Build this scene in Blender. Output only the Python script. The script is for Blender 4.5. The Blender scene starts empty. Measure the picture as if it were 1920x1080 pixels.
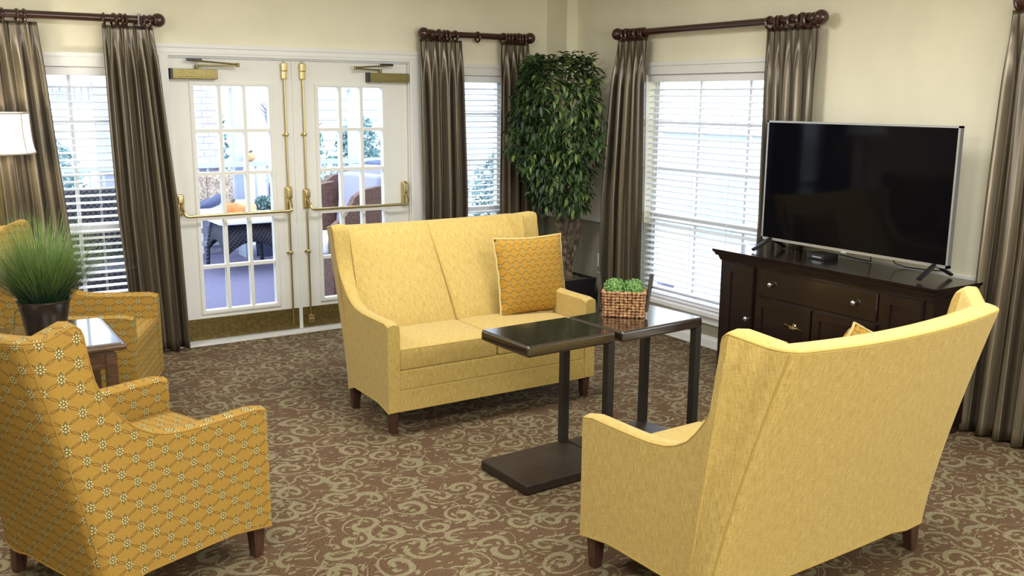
import bpy, bmesh, math, random
from math import sin, cos, pi, radians as R, sqrt, atan2
from mathutils import Vector, Matrix
import numpy as np

random.seed(7)
SC = bpy.context.scene
COL = SC.collection

# ------------------------------------------------------------------ camera
cam_d = bpy.data.cameras.new('camera')
cam = bpy.data.objects.new('camera', cam_d); COL.objects.link(cam)
F_PX, PITCH, YAW, ROLL = 1773.96, 0.1966, 0.9972, 0.0069
fw = Vector((cos(YAW)*cos(PITCH), sin(YAW)*cos(PITCH), -sin(PITCH)))
rt = Vector((sin(YAW), -cos(YAW), 0)); up = rt.cross(fw)
rt2 = rt*cos(ROLL)+up*sin(ROLL); up2 = up*cos(ROLL)-rt*sin(ROLL)
CAM = Vector((-4.8433, -6.8185, 1.7641))
cam.matrix_world = Matrix(((rt2.x, up2.x, -fw.x, CAM.x), (rt2.y, up2.y, -fw.y, CAM.y), (rt2.z, up2.z, -fw.z, CAM.z), (0, 0, 0, 1)))
cam_d.sensor_width = 36; cam_d.lens = F_PX/1920*36; cam_d.clip_start = .05; cam_d.clip_end = 200
SC.camera = cam
# ------------------------------------------------------------------ world, lamps, exposure
W = bpy.data.worlds.new('overcast_sky'); SC.world = W; W.use_nodes = True
bg = W.node_tree.nodes['Background']; bg.inputs[0].default_value = (.78, .88, 1, 1); bg.inputs[1].default_value = 4.3
def area(name, loc, sx, sy, power, col=(1, .985, .955), rot=(0, 0, 0)):
    l = bpy.data.lights.new(name, 'AREA'); l.shape = 'RECTANGLE'; l.size = sx; l.size_y = sy; l.energy = power; l.color = col
    o = bpy.data.objects.new(name, l); o.location = loc; o.rotation_euler = rot; COL.objects.link(o); return o
for i, (x, y, p) in enumerate([(-2.3, -2.3, 50), (-2.0, -5.2, 64), (-5.2, -2.2, 50), (-4.8, -5.2, 62), (-4.6, -8.2, 56), (-1.8, -8.2, 56)]):
    area('ceiling_lamp', (x, y, 2.70), 1.2, .6, p)
area('window_light_behind', (-2.9, -9.6, 1.75), 3.2, 1.6, 120, (1, .97, .92), (R(84), 0, R(6)))  # soft fill added behind the camera; the back wall has no window
SC.view_settings.view_transform = 'Standard'; SC.view_settings.look = 'None'
SC.view_settings.gamma = 1; SC.view_settings.exposure = 0.10; SC.view_settings.use_curve_mapping = False

# ------------------------------------------------------------------ node helper
class E:
    tree = None
    def __init__(s, k): s.k = k
    @staticmethod
    def m(op, *a, clamp=False):
        n = E.tree.nodes.new('ShaderNodeMath'); n.operation = op; n.use_clamp = clamp
        for i, v in enumerate(a):
            if isinstance(v, E): E.tree.links.new(v.k, n.inputs[i])
            else: n.inputs[i].default_value = v
        return E(n.outputs[0])
    def __add__(s, o): return E.m('ADD', s, o)
    __radd__ = __add__
    def __sub__(s, o): return E.m('SUBTRACT', s, o)
    def __rsub__(s, o): return E.m('SUBTRACT', o, s)
    def __mul__(s, o): return E.m('MULTIPLY', s, o)
    __rmul__ = __mul__
    def __truediv__(s, o): return E.m('DIVIDE', s, o)
    def lt(s, o): return E.m('LESS_THAN', s, o)
    def gt(s, o): return E.m('GREATER_THAN', s, o)
    def abs(s): return E.m('ABSOLUTE', s)
    def frac(s): return E.m('FRACT', s)
    def sqrt(s): return E.m('SQRT', s)
    def sin(s): return E.m('SINE', s)
    def cos(s): return E.m('COSINE', s)
    def max(s, o): return E.m('MAXIMUM', s, o)
    def min(s, o): return E.m('MINIMUM', s, o)
    def smooth(s, a, b):  # 0 below a, 1 above b
        n = E.tree.nodes.new('ShaderNodeMapRange'); n.interpolation_type = 'SMOOTHSTEP'
        E.tree.links.new(s.k, n.inputs[0]); n.inputs[1].default_value = a; n.inputs[2].default_value = b; return E(n.outputs[0])
def coord(kind='Object'):
    return E.tree.nodes.new('ShaderNodeTexCoord').outputs[kind]
def geopos():
    return E.tree.nodes.new('ShaderNodeNewGeometry').outputs['Position']
def xyz(sock):
    n = E.tree.nodes.new('ShaderNodeSeparateXYZ'); E.tree.links.new(sock, n.inputs[0]); return [E(o) for o in n.outputs]
def comb(x, y, z=0.0):
    n = E.tree.nodes.new('ShaderNodeCombineXYZ')
    for i, v in enumerate((x, y, z)):
        if isinstance(v, E): E.tree.links.new(v.k, n.inputs[i])
        else: n.inputs[i].default_value = v
    return n.outputs[0]
def noise(vec, scale, detail=2, rough=.5, out='Fac'):
    n = E.tree.nodes.new('ShaderNodeTexNoise'); E.tree.links.new(vec, n.inputs['Vector'])
    n.inputs['Scale'].default_value = scale; n.inputs['Detail'].default_value = detail; n.inputs['Roughness'].default_value = rough
    return E(n.outputs[out])
def mapping(vec, scale=(1, 1, 1), rot=(0, 0, 0), loc=(0, 0, 0)):
    n = E.tree.nodes.new('ShaderNodeMapping'); E.tree.links.new(vec, n.inputs[0])
    n.inputs['Scale'].default_value = scale; n.inputs['Rotation'].default_value = rot; n.inputs['Location'].default_value = loc
    return n.outputs[0]
def mixc(f, a, b):
    n = E.tree.nodes.new('ShaderNodeMix'); n.data_type = 'RGBA'
    if isinstance(f, E): E.tree.links.new(f.k, n.inputs[0])
    else: n.inputs[0].default_value = f
    for i, c in ((6, a), (7, b)):
        if isinstance(c, (tuple, list)): n.inputs[i].default_value = (*c, 1)
        else: E.tree.links.new(c, n.inputs[i])
    return n.outputs[2]
def bump(h, strength=.3, dist=.002):
    n = E.tree.nodes.new('ShaderNodeBump'); E.tree.links.new(h.k, n.inputs['Height'])
    n.inputs['Strength'].default_value = strength; n.inputs['Distance'].default_value = dist; return n.outputs[0]
def mat(name, col=(.8, .8, .8), rough=.5, metal=0, spec=.5, build=None, coat=0, emit=None, sheen=0):
    m = bpy.data.materials.new(name); m.use_nodes = True; E.tree = m.node_tree
    b = m.node_tree.nodes['Principled BSDF']
    b.inputs['Base Color'].default_value = (*col, 1); b.inputs['Roughness'].default_value = rough
    b.inputs['Metallic'].default_value = metal; b.inputs['Specular IOR Level'].default_value = spec
    b.inputs['Coat Weight'].default_value = coat; b.inputs['Coat Roughness'].default_value = .1
    b.inputs['Sheen Weight'].default_value = sheen
    if emit: b.inputs['Emission Color'].default_value = (*emit[0], 1); b.inputs['Emission Strength'].default_value = emit[1]
    if build:
        r = build()
        if 'c' in r: m.node_tree.links.new(r['c'], b.inputs['Base Color'])
        if 'r' in r: m.node_tree.links.new(r['r'].k, b.inputs['Roughness'])
        if 'n' in r: m.node_tree.links.new(r['n'], b.inputs['Normal'])
    return m

# ------------------------------------------------------------------ materials
def b_paint(c, s=.03):
    def f():
        n = noise(coord('Object'), 3, 3); h = noise(coord('Object'), 160, 2)
        d = tuple(x*(1-s*2) for x in c)
        return dict(c=mixc(n.smooth(.3, .7), d, c), n=bump(h, .12, .001))
    return f
def b_weave(c1, c2, c3):
    def f():
        u, v, _ = xyz(coord('UV'))
        vs = noise(comb(u*1.0, v*.06), 420, 2); hs = noise(comb(u*.08, v*1.0), 420, 2); bl = noise(comb(u, v*.18), 70, 2)
        g = noise(comb(u, v), 900, 1)
        k = vs*.45+hs*.3+g*.35
        c = mixc(k.smooth(.42, .68), c1, c2); c = mixc(bl.smooth(.35, .75)*.35, c, c3)
        return dict(c=c, n=bump(k, .5, .0015))
    return f
def b_floral(s, dark=.35, base=((.285, .165, .030), (.385, .232, .046)), cream=(.55, .46, .20), line=(.15, .08, .018), PY=1.48, oa=.83, ob=.56):
    """diamond lattice of eight-petalled blossoms and thin interlacing ovals"""
    def f():
        u, v, _ = xyz(coord('UV'))
        wob = noise(comb(u, v), 30, 1)*.12-.06
        U, V = u*(1/s), v*(1/s)
        PX = 2.0
        def cell(ox, oy):
            x = ((U-ox)/PX+.5).frac()*PX-PX/2; y = ((V-oy)/PY+.5).frac()*PY-PY/2
            return x, y
        flower = None; leaf = None; oval = None
        for ox, oy in ((0, 0), (PX/2, PY/2)):
            x, y = cell(ox, oy)
            r = (x*x+y*y).sqrt(); th = E.m('ARCTAN2', y, x)
            ph = ((th/(pi/4)+.5).frac()-.5)*(pi/4)
            d = ((r*ph.cos()-.20)*(r*ph.cos()-.20)*.6+(r*ph.sin())*(r*ph.sin())).sqrt()
            fl = (1-d.smooth(.036, .060)).max(1-r.smooth(.045, .070))
            lf = 1-(x.abs()/.31+y.abs()/.52).smooth(.84, 1.0)
            x2, y2 = cell(ox+PX/2, oy)
            e = ((x2/oa)*(x2/oa)+(y2/ob)*(y2/ob)).sqrt()
            ov = 1-(e-1+wob).abs().smooth(.028, .06)
            flower = fl if flower is None else flower.max(fl); leaf = lf if leaf is None else leaf.max(lf); oval = ov if oval is None else oval.max(ov)
        th_ = noise(comb(u*1.0, v*.2), 700, 2); h2 = noise(comb(u*.2, v), 700, 2)
        c = mixc(th_.smooth(.3, .7), base[0], base[1])
        c = mixc(oval*.85, c, line); c = mixc(leaf*.9, c, (.12, .105, .04)); c = mixc(flower, c, cream)
        return dict(c=c, n=bump(th_*.5+h2*.5, .3, .001))
    return f
def b_carpet():
    p = geopos(); px0, py0, pz = xyz(p)
    wx = noise(p, 3.2, 1); wy = noise(mapping(p, loc=(11, 5, 0)), 3.2, 1)
    px = px0+(wx-.5)*.12; py = py0+(wy-.5)*.12
    def soft(d, e=.03): return 1-d.smooth(-e, e)
    def layer(scale, ox, oy, rnd):
        n = E.tree.nodes.new('ShaderNodeTexVoronoi'); n.voronoi_dimensions = '2D'; n.feature = 'F1'
        E.tree.links.new(comb(px*scale+ox, py*scale+oy), n.inputs['Vector']); n.inputs['Scale'].default_value = 1; n.inputs['Randomness'].default_value = rnd
        cx, cy, _ = xyz(n.outputs['Position']); cr, cg, cb = xyz(n.outputs['Color'])
        lx = px*scale+ox-cx; ly = py*scale+oy-cy
        r = (lx*lx+ly*ly).sqrt(); hand = (cg.gt(.5))*2-1
        th = (E.m('ARCTAN2', ly, lx)*hand/(2*pi)+cr+2).frac()
        w = (th*pi).sin()*.050+.024
        arm = soft((r-(th*.24+.16)).abs()-w)*(th.gt(.06))
        tail = soft((r-(th*.34+.40)).abs()-(.40-th)*.09)*(th.lt(.40))
        out = arm.max(tail)
        for tk, rk, a, b in ((.10, .10, .060, .085), (.33, .43, .042, .10), (.62, .50, .05, .10), (.80, .16, .045, .09), (.93, .53, .05, .10)):
            an = (th-tk)*(2*pi); x = r*an.cos(); y = r*an.sin()
            e = (((x-rk-y*.35)/a)*((x-rk-y*.35)/a)+(y/b)*(y/b)).sqrt()
            out = out.max(soft(e-1, .25))
        return out
    a1 = layer(5.4, 0, 0, .6); a2 = layer(5.4, 3.53, 7.47, .6)
    sel = noise(mapping(p, loc=(3, 9, 0)), 2.6, 0).smooth(.46, .54)
    m_ = a1*(1-sel)+a2*sel
    vine = noise(comb(px, py), 6.2, 0); v1 = soft((vine-.5).abs()-.010, .010)
    lf2 = noise(mapping(p, scale=(1, 1.9, 1), rot=(0, 0, .7)), 25, 0).smooth(.665, .69)
    m_ = m_.max(v1*.8).max(lf2*.8)
    edge = noise(p, 170, 2); m_ = (m_+(edge-.5)*.8).smooth(.32, .68)
    pile = noise(p, 130, 3, .8); tone = noise(p, 2.2, 2)
    dark = mixc(pile.smooth(.3, .7), (.044, .026, .015), (.165, .098, .055)); dark = mixc(tone.smooth(.35, .65)*.35, dark, (.12, .08, .04))
    lite = mixc(pile.smooth(.3, .7), (.13, .108, .056), (.275, .238, .14))
    return dict(c=mixc(m_, dark, lite), n=bump(pile, .6, .004))
def b_stripe():
    u, v, _ = xyz(coord('UV'))
    a = (u*11).frac(); b = (u*11*2.0+.2).frac()
    s1 = (a-.5).abs().smooth(.10, .34); s2 = 1-(b-.5).abs().smooth(.03, .10)
    n = noise(comb(u, v*.02), 300, 2)
    c = mixc(s1, (.062, .049, .031), (.185, .152, .098)); c = mixc(s2*.5, c, (.46, .40, .29)); c = mixc(n.smooth(.3, .7)*.3, c, (.05, .036, .026))
    return dict(c=c, n=bump(n, .15, .001))
def b_wood(c1, c2, sc=(1, 14, 14), fine=9):
    def f():
        v = mapping(coord('Object'), scale=sc); n = noise(v, fine, 4, .6); g = noise(v, fine*6, 2)
        return dict(c=mixc((n*.7+g*.3).smooth(.35, .65), c1, c2), n=bump(g, .05, .001))
    return f
def b_speck(c1, c2, sc=60, lo=.35, hi=.65, bs=.3):
    def f():
        n = noise(coord('Object'), sc, 3); return dict(c=mixc(n.smooth(lo, hi), c1, c2), n=bump(n, bs, .003))
    return f
def b_wicker(c1, c2):
    def f():
        x, y, z = xyz(coord('Object'))
        h = ((x+y)*140); w = ((z*150).sin()*(h*pi/3).sin()).smooth(-.6, .6)
        return dict(c=mixc(w, c1, c2), n=bump(w, .8, .006))
    return f
M = {}
M['wall'] = mat('cream_wall_paint', (.86, .825, .64), .75, build=b_paint((.86, .825, .64)))
M['dado'] = mat('sage_dado_paint', (.30, .285, .205), .7, build=b_paint((.30, .285, .205)))
M['white'] = mat('white_gloss_paint', (.80, .80, .78), .35, build=b_paint((.80, .80, .78), .01))
M['door'] = mat('white_door_paint', (.78, .78, .73), .38, build=b_paint((.78, .78, .73), .01))
M['ceil'] = mat('ceiling_paint', (.85, .84, .8), .8)
M['carpet'] = mat('scroll_carpet', rough=.95, spec=.1, build=b_carpet)
M['yellow'] = mat('woven_mustard_fabric', rough=.85, spec=.2, sheen=.15, build=b_weave((.37, .255, .060), (.59, .445, .155), (.41, .28, .065)))
M['yellow_seam'] = mat('mustard_piping', (.42, .30, .085), .85, spec=.2)
M['floral'] = mat('ochre_floral_fabric', rough=.85, spec=.2, build=b_floral(.055))
M['floral_seam'] = mat('ochre_piping', (.30, .175, .035), .85, spec=.2)
M['cushion'] = mat('small_lattice_fabric', rough=.85, spec=.2, build=b_floral(.0275, base=((.36, .19, .026), (.46, .26, .04)), cream=(.60, .50, .22), line=(.12, .085, .02), PY=2.6, oa=.80, ob=.96))
M['leg'] = mat('dark_leg_wood', rough=.4, build=b_wood((.030, .013, .009), (.075, .032, .02), (14, 14, 1)))
M['espresso'] = mat('espresso_table_wood', rough=.09, spec=.9, coat=1, build=b_wood((.018, .012, .008), (.036, .025, .017), (1.5, 14, 14)))
M['espresso_base'] = mat('espresso_base_wood', rough=.42, spec=.3, build=b_wood((.016, .011, .008), (.034, .024, .017), (1.5, 14, 14)))
M['iron'] = mat('bronzed_steel', (.030, .027, .024), .42, .3)
M['mahogany'] = mat('dark_mahogany', rough=.22, coat=.5, build=b_wood((.007, .0035, .0035), (.017, .008, .007), (14, 1.2, 14)))
M['rod'] = mat('mahogany_curtain_rod', (.045, .015, .010), .28, coat=.4)
M['drape'] = mat('striped_taupe_satin', rough=.29, metal=.4, spec=.8, build=b_stripe)
def translucent(m, k, col):                     # woven cloth lets some daylight through
    nt = m.node_tree; out = nt.nodes['Material Output']; p = nt.nodes['Principled BSDF']
    t = nt.nodes.new('ShaderNodeBsdfTranslucent'); t.inputs[0].default_value = (*col, 1); mx = nt.nodes.new('ShaderNodeMixShader'); mx.inputs[0].default_value = k
    nt.links.new(p.outputs[0], mx.inputs[1]); nt.links.new(t.outputs[0], mx.inputs[2]); nt.links.new(mx.outputs[0], out.inputs[0])
translucent(M['drape'], .12, (.60, .56, .55))
M['brass'] = mat('polished_brass', (.66, .54, .27), .28, 1)
M['brass_dull'] = mat('satin_brass', rough=.42, metal=.75, build=b_speck((.20, .165, .06), (.30, .25, .10), 200, bs=.1))
M['kick'] = mat('tarnished_brass', rough=.45, metal=.7, build=b_speck((.15, .11, .032), (.22, .165, .055), 60, bs=.1))
M['slat'] = mat('white_blind_slat', (.84, .85, .86), .5)
M['silver'] = mat('brushed_silver', (.55, .57, .60), .35, .8)
M['screen'] = mat('black_screen', (.002, .0022, .004), .06, spec=.10)
M['black'] = mat('black_plastic', (.012, .012, .013), .35)
M['nickel'] = mat('nickel_knob', (.55, .53, .5), .25, 1)
M['pot'] = mat('bronze_pot_glaze', rough=.35, build=b_speck((.014, .011, .009), (.036, .024, .017), 12, bs=.05))
M['planter'] = mat('black_planter', (.012, .011, .015), .45)
M['moss'] = mat('planter_moss', rough=.95, build=b_speck((.05, .045, .02), (.19, .16, .075), 70, bs=.8))
M['bark'] = mat('ficus_bark', rough=.9, build=b_speck((.05, .034, .022), (.20, .15, .105), 28, bs=.8))
M['leaf1'] = mat('ficus_leaf_dark', (.022, .052, .016), .42)
M['leaf2'] = mat('ficus_leaf_mid', (.055, .105, .025), .4)
M['leaf3'] = mat('ficus_leaf_light', (.16, .25, .055), .4)
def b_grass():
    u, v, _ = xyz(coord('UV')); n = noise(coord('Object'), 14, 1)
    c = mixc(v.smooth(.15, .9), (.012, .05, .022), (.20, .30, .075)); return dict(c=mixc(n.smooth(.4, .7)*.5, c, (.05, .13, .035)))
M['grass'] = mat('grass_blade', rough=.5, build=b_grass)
M['herb'] = mat('boxwood_sprig', rough=.6, build=b_speck((.05, .16, .03), (.26, .46, .13), 90))
M['rope'] = mat('woven_seagrass', rough=.7, build=b_speck((.17, .075, .03), (.52, .30, .14), 55, bs=.5))
M['rope_dark'] = mat('basket_core', (.05, .025, .012), .9)
M['handle'] = mat('weathered_wood_handle', rough=.8, build=b_wood((.035, .028, .026), (.085, .07, .065), (12, 12, 2)))
M['shade'] = mat('linen_lamp_shade', (.9, .88, .82), .8, emit=((1, .96, .88), 1.05))
M['shade_trim'] = mat('shade_trim', (.45, .40, .33), .8)
M['walnut'] = mat('walnut_table', rough=.3, coat=.3, build=b_wood((.055, .028, .014), (.13, .07, .035), (2, 14, 14)))
M['tabletop'] = mat('polished_tabletop', (.05, .035, .025), .08, spec=.9, coat=1)
def glass_mat(name, tint=(1, 1, 1)):
    m = bpy.data.materials.new(name); m.use_nodes = True; nt = m.node_tree; nt.nodes.remove(nt.nodes['Principled BSDF'])
    t = nt.nodes.new('ShaderNodeBsdfTransparent'); t.inputs[0].default_value = (*tint, 1)
    g = nt.nodes.new('ShaderNodeBsdfGlossy'); g.inputs['Roughness'].default_value = .02
    f = nt.nodes.new('ShaderNodeFresnel'); f.inputs[0].default_value = 1.35
    mx = nt.nodes.new('ShaderNodeMixShader'); ge = nt.nodes.new('ShaderNodeNewGeometry'); E.tree = nt; fr = E(f.outputs[0])*(1-E(ge.outputs['Backfacing'])); nt.links.new(fr.k, mx.inputs[0]); nt.links.new(t.outputs[0], mx.inputs[1]); nt.links.new(g.outputs[0], mx.inputs[2])
    nt.links.new(mx.outputs[0], nt.nodes['Material Output'].inputs[0]); return m
M['glass'] = glass_mat('window_glass', (.97, .98, 1))
M['outlet'] = mat('outlet_plastic', (.75, .74, .7), .4)
# outdoors
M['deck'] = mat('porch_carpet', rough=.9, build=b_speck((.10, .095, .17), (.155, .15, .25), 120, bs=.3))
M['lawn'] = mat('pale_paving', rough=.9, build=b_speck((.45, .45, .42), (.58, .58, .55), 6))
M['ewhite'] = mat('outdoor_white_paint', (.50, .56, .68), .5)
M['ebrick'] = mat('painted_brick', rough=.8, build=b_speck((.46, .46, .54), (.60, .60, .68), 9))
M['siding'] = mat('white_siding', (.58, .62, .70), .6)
M['wick_dark'] = mat('charcoal_wicker', rough=.6, build=b_wicker((.008, .009, .016), (.06, .065, .10)))
M['wick_brown'] = mat('brown_wicker', rough=.6, build=b_speck((.07, .03, .02), (.16, .08, .055), 60, bs=.8))
M['lav'] = mat('lavender_grey_canvas', (.33, .34, .50), .9)
M['lav_white'] = mat('white_canvas', (.75, .77, .85), .9)
M['navy'] = mat('slate_blue_resin', (.06, .08, .17), .6)
M['pumpkin'] = mat('pumpkin_skin', rough=.45, build=b_speck((.55, .16, .035), (.72, .27, .07), 8, bs=.1))
M['pumpkin2'] = mat('pale_pumpkin_skin', rough=.45, build=b_speck((.70, .33, .15), (.82, .47, .25), 8, bs=.1))
M['stem'] = mat('pumpkin_stem', (.08, .075, .04), .9)
M['straw'] = mat('straw_bale', rough=.95, build=b_speck((.30, .24, .20), (.66, .56, .46), 45, bs=1))
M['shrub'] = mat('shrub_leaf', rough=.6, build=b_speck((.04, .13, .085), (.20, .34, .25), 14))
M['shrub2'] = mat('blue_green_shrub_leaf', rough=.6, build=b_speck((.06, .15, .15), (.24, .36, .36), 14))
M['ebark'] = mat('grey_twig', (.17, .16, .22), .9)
M['pinkpost'] = mat('cedar_stain', (.60, .42, .40), .8)
M['earth'] = mat('shaded_soil', (.05, .05, .06), .9)  # one even dark soil colour, assigned to nothing

# ------------------------------------------------------------------ mesh helper
class MB:
    def __init__(s): s.wn = False; s.bm = bmesh.new(); s.uv = s.bm.loops.layers.uv.new('UVMap')
    def box(s, lo, hi, mtx=None, mi=0):
        x0, y0, z0 = lo; x1, y1, z1 = hi
        v = [Vector(p) for p in ((x0, y0, z0), (x1, y0, z0), (x1, y1, z0), (x0, y1, z0), (x0, y0, z1), (x1, y0, z1), (x1, y1, z1), (x0, y1, z1))]
        if mtx: v = [mtx @ p for p in v]
        v = [s.bm.verts.new(p) for p in v]
        for f in ((0, 3, 2, 1), (4, 5, 6, 7), (0, 1, 5, 4), (1, 2, 6, 5), (2, 3, 7, 6), (3, 0, 4, 7)):
            s.bm.faces.new([v[i] for i in f]).material_index = mi
        return s
    def rbox(s, lo, hi, r=.01, seg=2, mtx=None):
        b = bmesh.new(); x0, y0, z0 = lo; x1, y1, z1 = hi
        bmesh.ops.create_cube(b, size=1)
        for v in b.verts: v.co = Vector(((x0+x1)/2+v.co.x*(x1-x0), (y0+y1)/2+v.co.y*(y1-y0), (z0+z1)/2+v.co.z*(z1-z0)))
        bmesh.ops.bevel(b, geom=b.edges[:], offset=r, segments=seg, affect='EDGES', profile=.5); s.wn = True
        s.add(b, mtx); return s
    def add(s, b, mtx=None):
        mp = {v: s.bm.verts.new(mtx @ v.co if mtx else v.co) for v in b.verts}
        for f in b.faces: s.bm.faces.new([mp[v] for v in f.verts])
        b.free()
    def quad(s, *p):
        s.bm.faces.new([s.bm.verts.new(Vector(q)) for q in p]); return s
    def lathe(s, prof, c=(0, 0, 0), n=20, mtx=None, cap=True):
        rings = []
        for r, z in prof:
            ring = []
            for i in range(n):
                p = Vector((c[0]+r*cos(2*pi*i/n), c[1]+r*sin(2*pi*i/n), c[2]+z)); ring.append(s.bm.verts.new(mtx @ p if mtx else p))
            rings.append(ring)
        for a, b in zip(rings, rings[1:]):
            for i in range(n): s.bm.faces.new((a[i], a[(i+1) % n], b[(i+1) % n], b[i]))
        if cap: s.bm.faces.new(rings[0][::-1]); s.bm.faces.new(rings[-1])
        return s
    def tube(s, pts, r, n=8, closed=False, r2=None):
        pts = [Vector(p) for p in pts]; rings = []; N = len(pts); prev = None
        for i, p in enumerate(pts):
            if closed: t = pts[(i+1) % N]-pts[i-1]
            else: t = pts[min(i+1, N-1)]-pts[max(i-1, 0)]
            t.normalize(); a = prev if prev else (Vector((0, 0, 1)) if abs(t.z) < .9 else Vector((1, 0, 0)))
            a = (a-t*a.dot(t)).normalized(); b = t.cross(a); prev = a
            rr = r if not callable(r) else r(i/(N-1))
            rings.append([s.bm.verts.new(p+a*rr*cos(2*pi*k/n)+b*(r2 or rr)*sin(2*pi*k/n)) for k in range(n)])
        for i in range(N if closed else N-1):
            a, b = rings[i], rings[(i+1) % N]
            for k in range(n): s.bm.faces.new((a[k], a[(k+1) % n], b[(k+1) % n], b[k]))
        if not closed: s.bm.faces.new(rings[0][::-1]); s.bm.faces.new(rings[-1])
        return s
    def ball(s, c, r, u=14, v=9, sc=(1, 1, 1)):
        return s.lathe([(max(r*sin(pi*i/v), r*.02)*1, -r*cos(pi*i/v)*sc[2]) for i in range(v+1)], c, u) if sc[0] == sc[1] == 1 else s
    def grid(s, rows):
        vs = [[s.bm.verts.new(Vector(p)) for p in r] for r in rows]
        for a, b in zip(vs, vs[1:]):
            for i in range(len(a)-1): s.bm.faces.new((a[i], a[i+1], b[i+1], b[i]))
        return vs
    def build(s, name, m, parent=None, smooth=40, uvbox=False, kind=None, loc=None, recalc=True, uvfn=None):
        bm = s.bm
        if recalc: bmesh.ops.recalc_face_normals(bm, faces=bm.faces[:])
        if uvbox:
            bm.normal_update()
            for f in bm.faces:
                n = f.normal; ax = max(range(3), key=lambda i: abs(n[i])*(1.15 if i != 2 else 1))
                for l in f.loops:
                    p = l.vert.co; l[s.uv].uv = (p.y, p.z) if ax == 0 else ((p.x, p.z) if ax == 1 else (p.x, p.y))
        if uvfn:
            for f in bm.faces:
                for l in f.loops: l[s.uv].uv = uvfn(l.vert.co)
        if smooth:
            bm.normal_update(); a = R(smooth)
            for f in bm.faces: f.smooth = True
            for e in bm.edges:
                if len(e.link_faces) == 2 and e.calc_face_angle(0) > a: e.smooth = False
        me = bpy.data.meshes.new(name); bm.to_mesh(me); bm.free()
        for mm in (m if isinstance(m, (list, tuple)) else [m]): me.materials.append(mm)
        o = obj(name, me, parent, kind, loc)
        if s.wn:
            md = o.modifiers.new('weighted_normals', 'WEIGHTED_NORMAL'); md.keep_sharp = True; md.weight = 80
        return o
def obj(name, me, parent=None, kind=None, loc=None):
    o = bpy.data.objects.new(name, me); COL.objects.link(o)
    if parent: o.parent = parent
    if kind: o['kind'] = kind
    if loc: o.location = loc
    return o
def tag(o, label, cat, group=None):
    o['label'] = label; o['category'] = cat
    if group: o['group'] = group
    return o
def thing(name, label, cat, loc=(0, 0, 0), rz=0, group=None):
    o = bpy.data.objects.new(name, None); COL.objects.link(o); o.location = loc; o.rotation_euler = (0, 0, rz); o.empty_display_size = .1
    return tag(o, label, cat, group)
def struct(name, parent=None):
    o = bpy.data.objects.new(name, None); COL.objects.link(o); o['kind'] = 'structure'
    if parent: o.parent = parent
    return o
def copy_tree(o, parent=None):
    c = o.copy(); COL.objects.link(c)
    if parent: c.parent = parent
    for ch in list(o.children): copy_tree(ch, c)
    return c

# ================================================================== room shell
XL, YB, CH = -8.2, -9.8, 2.74
CR = .83                                        # chair rail height
MB().box((XL, YB, -.12), (0.0, 0, 0)).build('floor', M['carpet'], kind='structure', smooth=0)
MB().box((XL, YB, CH), (0, 0, CH+.1)).build('ceiling', M['ceil'], kind='structure', smooth=0)
def wall(name, axis, openings, a0, a1, out=.15):
    b = MB()
    cuts = sorted(set([a0, a1]+[o[0] for o in openings]+[o[1] for o in openings]))
    for p, q in zip(cuts, cuts[1:]):
        mid = (p+q)/2; ops = sorted([(o[2], o[3]) for o in openings if o[0] < mid < o[1]])
        z = 0; spans = []
        for lo, hi in ops: spans.append((z, lo)); z = hi
        spans.append((z, CH))
        for lo, hi in spans:
            if hi-lo < 1e-4: continue
            for l, h, mi in ((lo, min(hi, CR), 1), (max(lo, CR), hi, 0)):
                if h-l < 1e-4: continue
                if axis == 'x': b.box((p, 0, l), (q, out, h), mi=mi)
                else: b.box((0, p, l), (out, q, h), mi=mi)
    return b.build(name, [M['wall'], M['dado']], kind='structure', smooth=0)
WL = (-4.22, -3.48, .24, 1.955); WS = (-1.16, -.50, .24, 1.955); DO = (-3.24, -1.415, 0, 2.045)
WR = (-2.64, -1.20, .24, 1.955); WF = (-5.5, -4.3, .24, 1.955)
wall('wall_left', 'x', [WL, DO, WS], XL, 0.15)
wall('wall_right', 'y', [WR, WF], YB, 0)
MB().box((XL-.15, YB, 0), (XL, .15, CH)).build('wall_side', M['wall'], kind='structure', smooth=0)
MB().box((XL, YB-.15, 0), (.15, YB, CH)).build('wall_back', M['wall'], kind='structure', smooth=0)
MB().box((-.105, -.29, 0), (0, 0, CR), mi=1).box((-.105, -.29, CR), (0, 0, CH)).build('wall_corner', [M['wall'], M['dado']], kind='structure', smooth=0)
# baseboards and chair rails
def strip(name, segs, axis, z0, z1, d, parent=None):
    b = MB()
    for p, q in segs:
        for (za, zb, dd) in ((z0, z0+(z1-z0)*.72, d), (z0+(z1-z0)*.72, z1, d*.6)):
            if axis == 'x': b.box((p, -dd, za), (q, 0, zb))
            else: b.box((-dd, p, za), (0, q, zb))
    return b.build(name, M['white'], parent, kind='structure', smooth=0)
strip('baseboard_left', [(XL, -3.31), (-1.32, -.105)], 'x', 0, .085, .016)
strip('baseboard_right', [(YB, -.29)], 'y', 0, .085, .016)
strip('trim_1', [(XL, WL[0]-.09), (WS[1]+.09, -.105)], 'x', .775, .835, .022)
strip('trim_2', [(-4.23, WR[0]-.09), (WR[1]+.09, -.29)], 'y', .775, .835, .022)
strip('trim_3', [(WL[1]+.09, -3.325), (-1.31, WS[0]-.09)], 'x', .775, .835, .022)
b = MB().box((-.127, -.312, .775), (-.105, 0, .835)).box((-.105, -.312, .775), (0, -.29, .835)); b.build('trim_4', M['white'], kind='structure', smooth=0)

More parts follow.
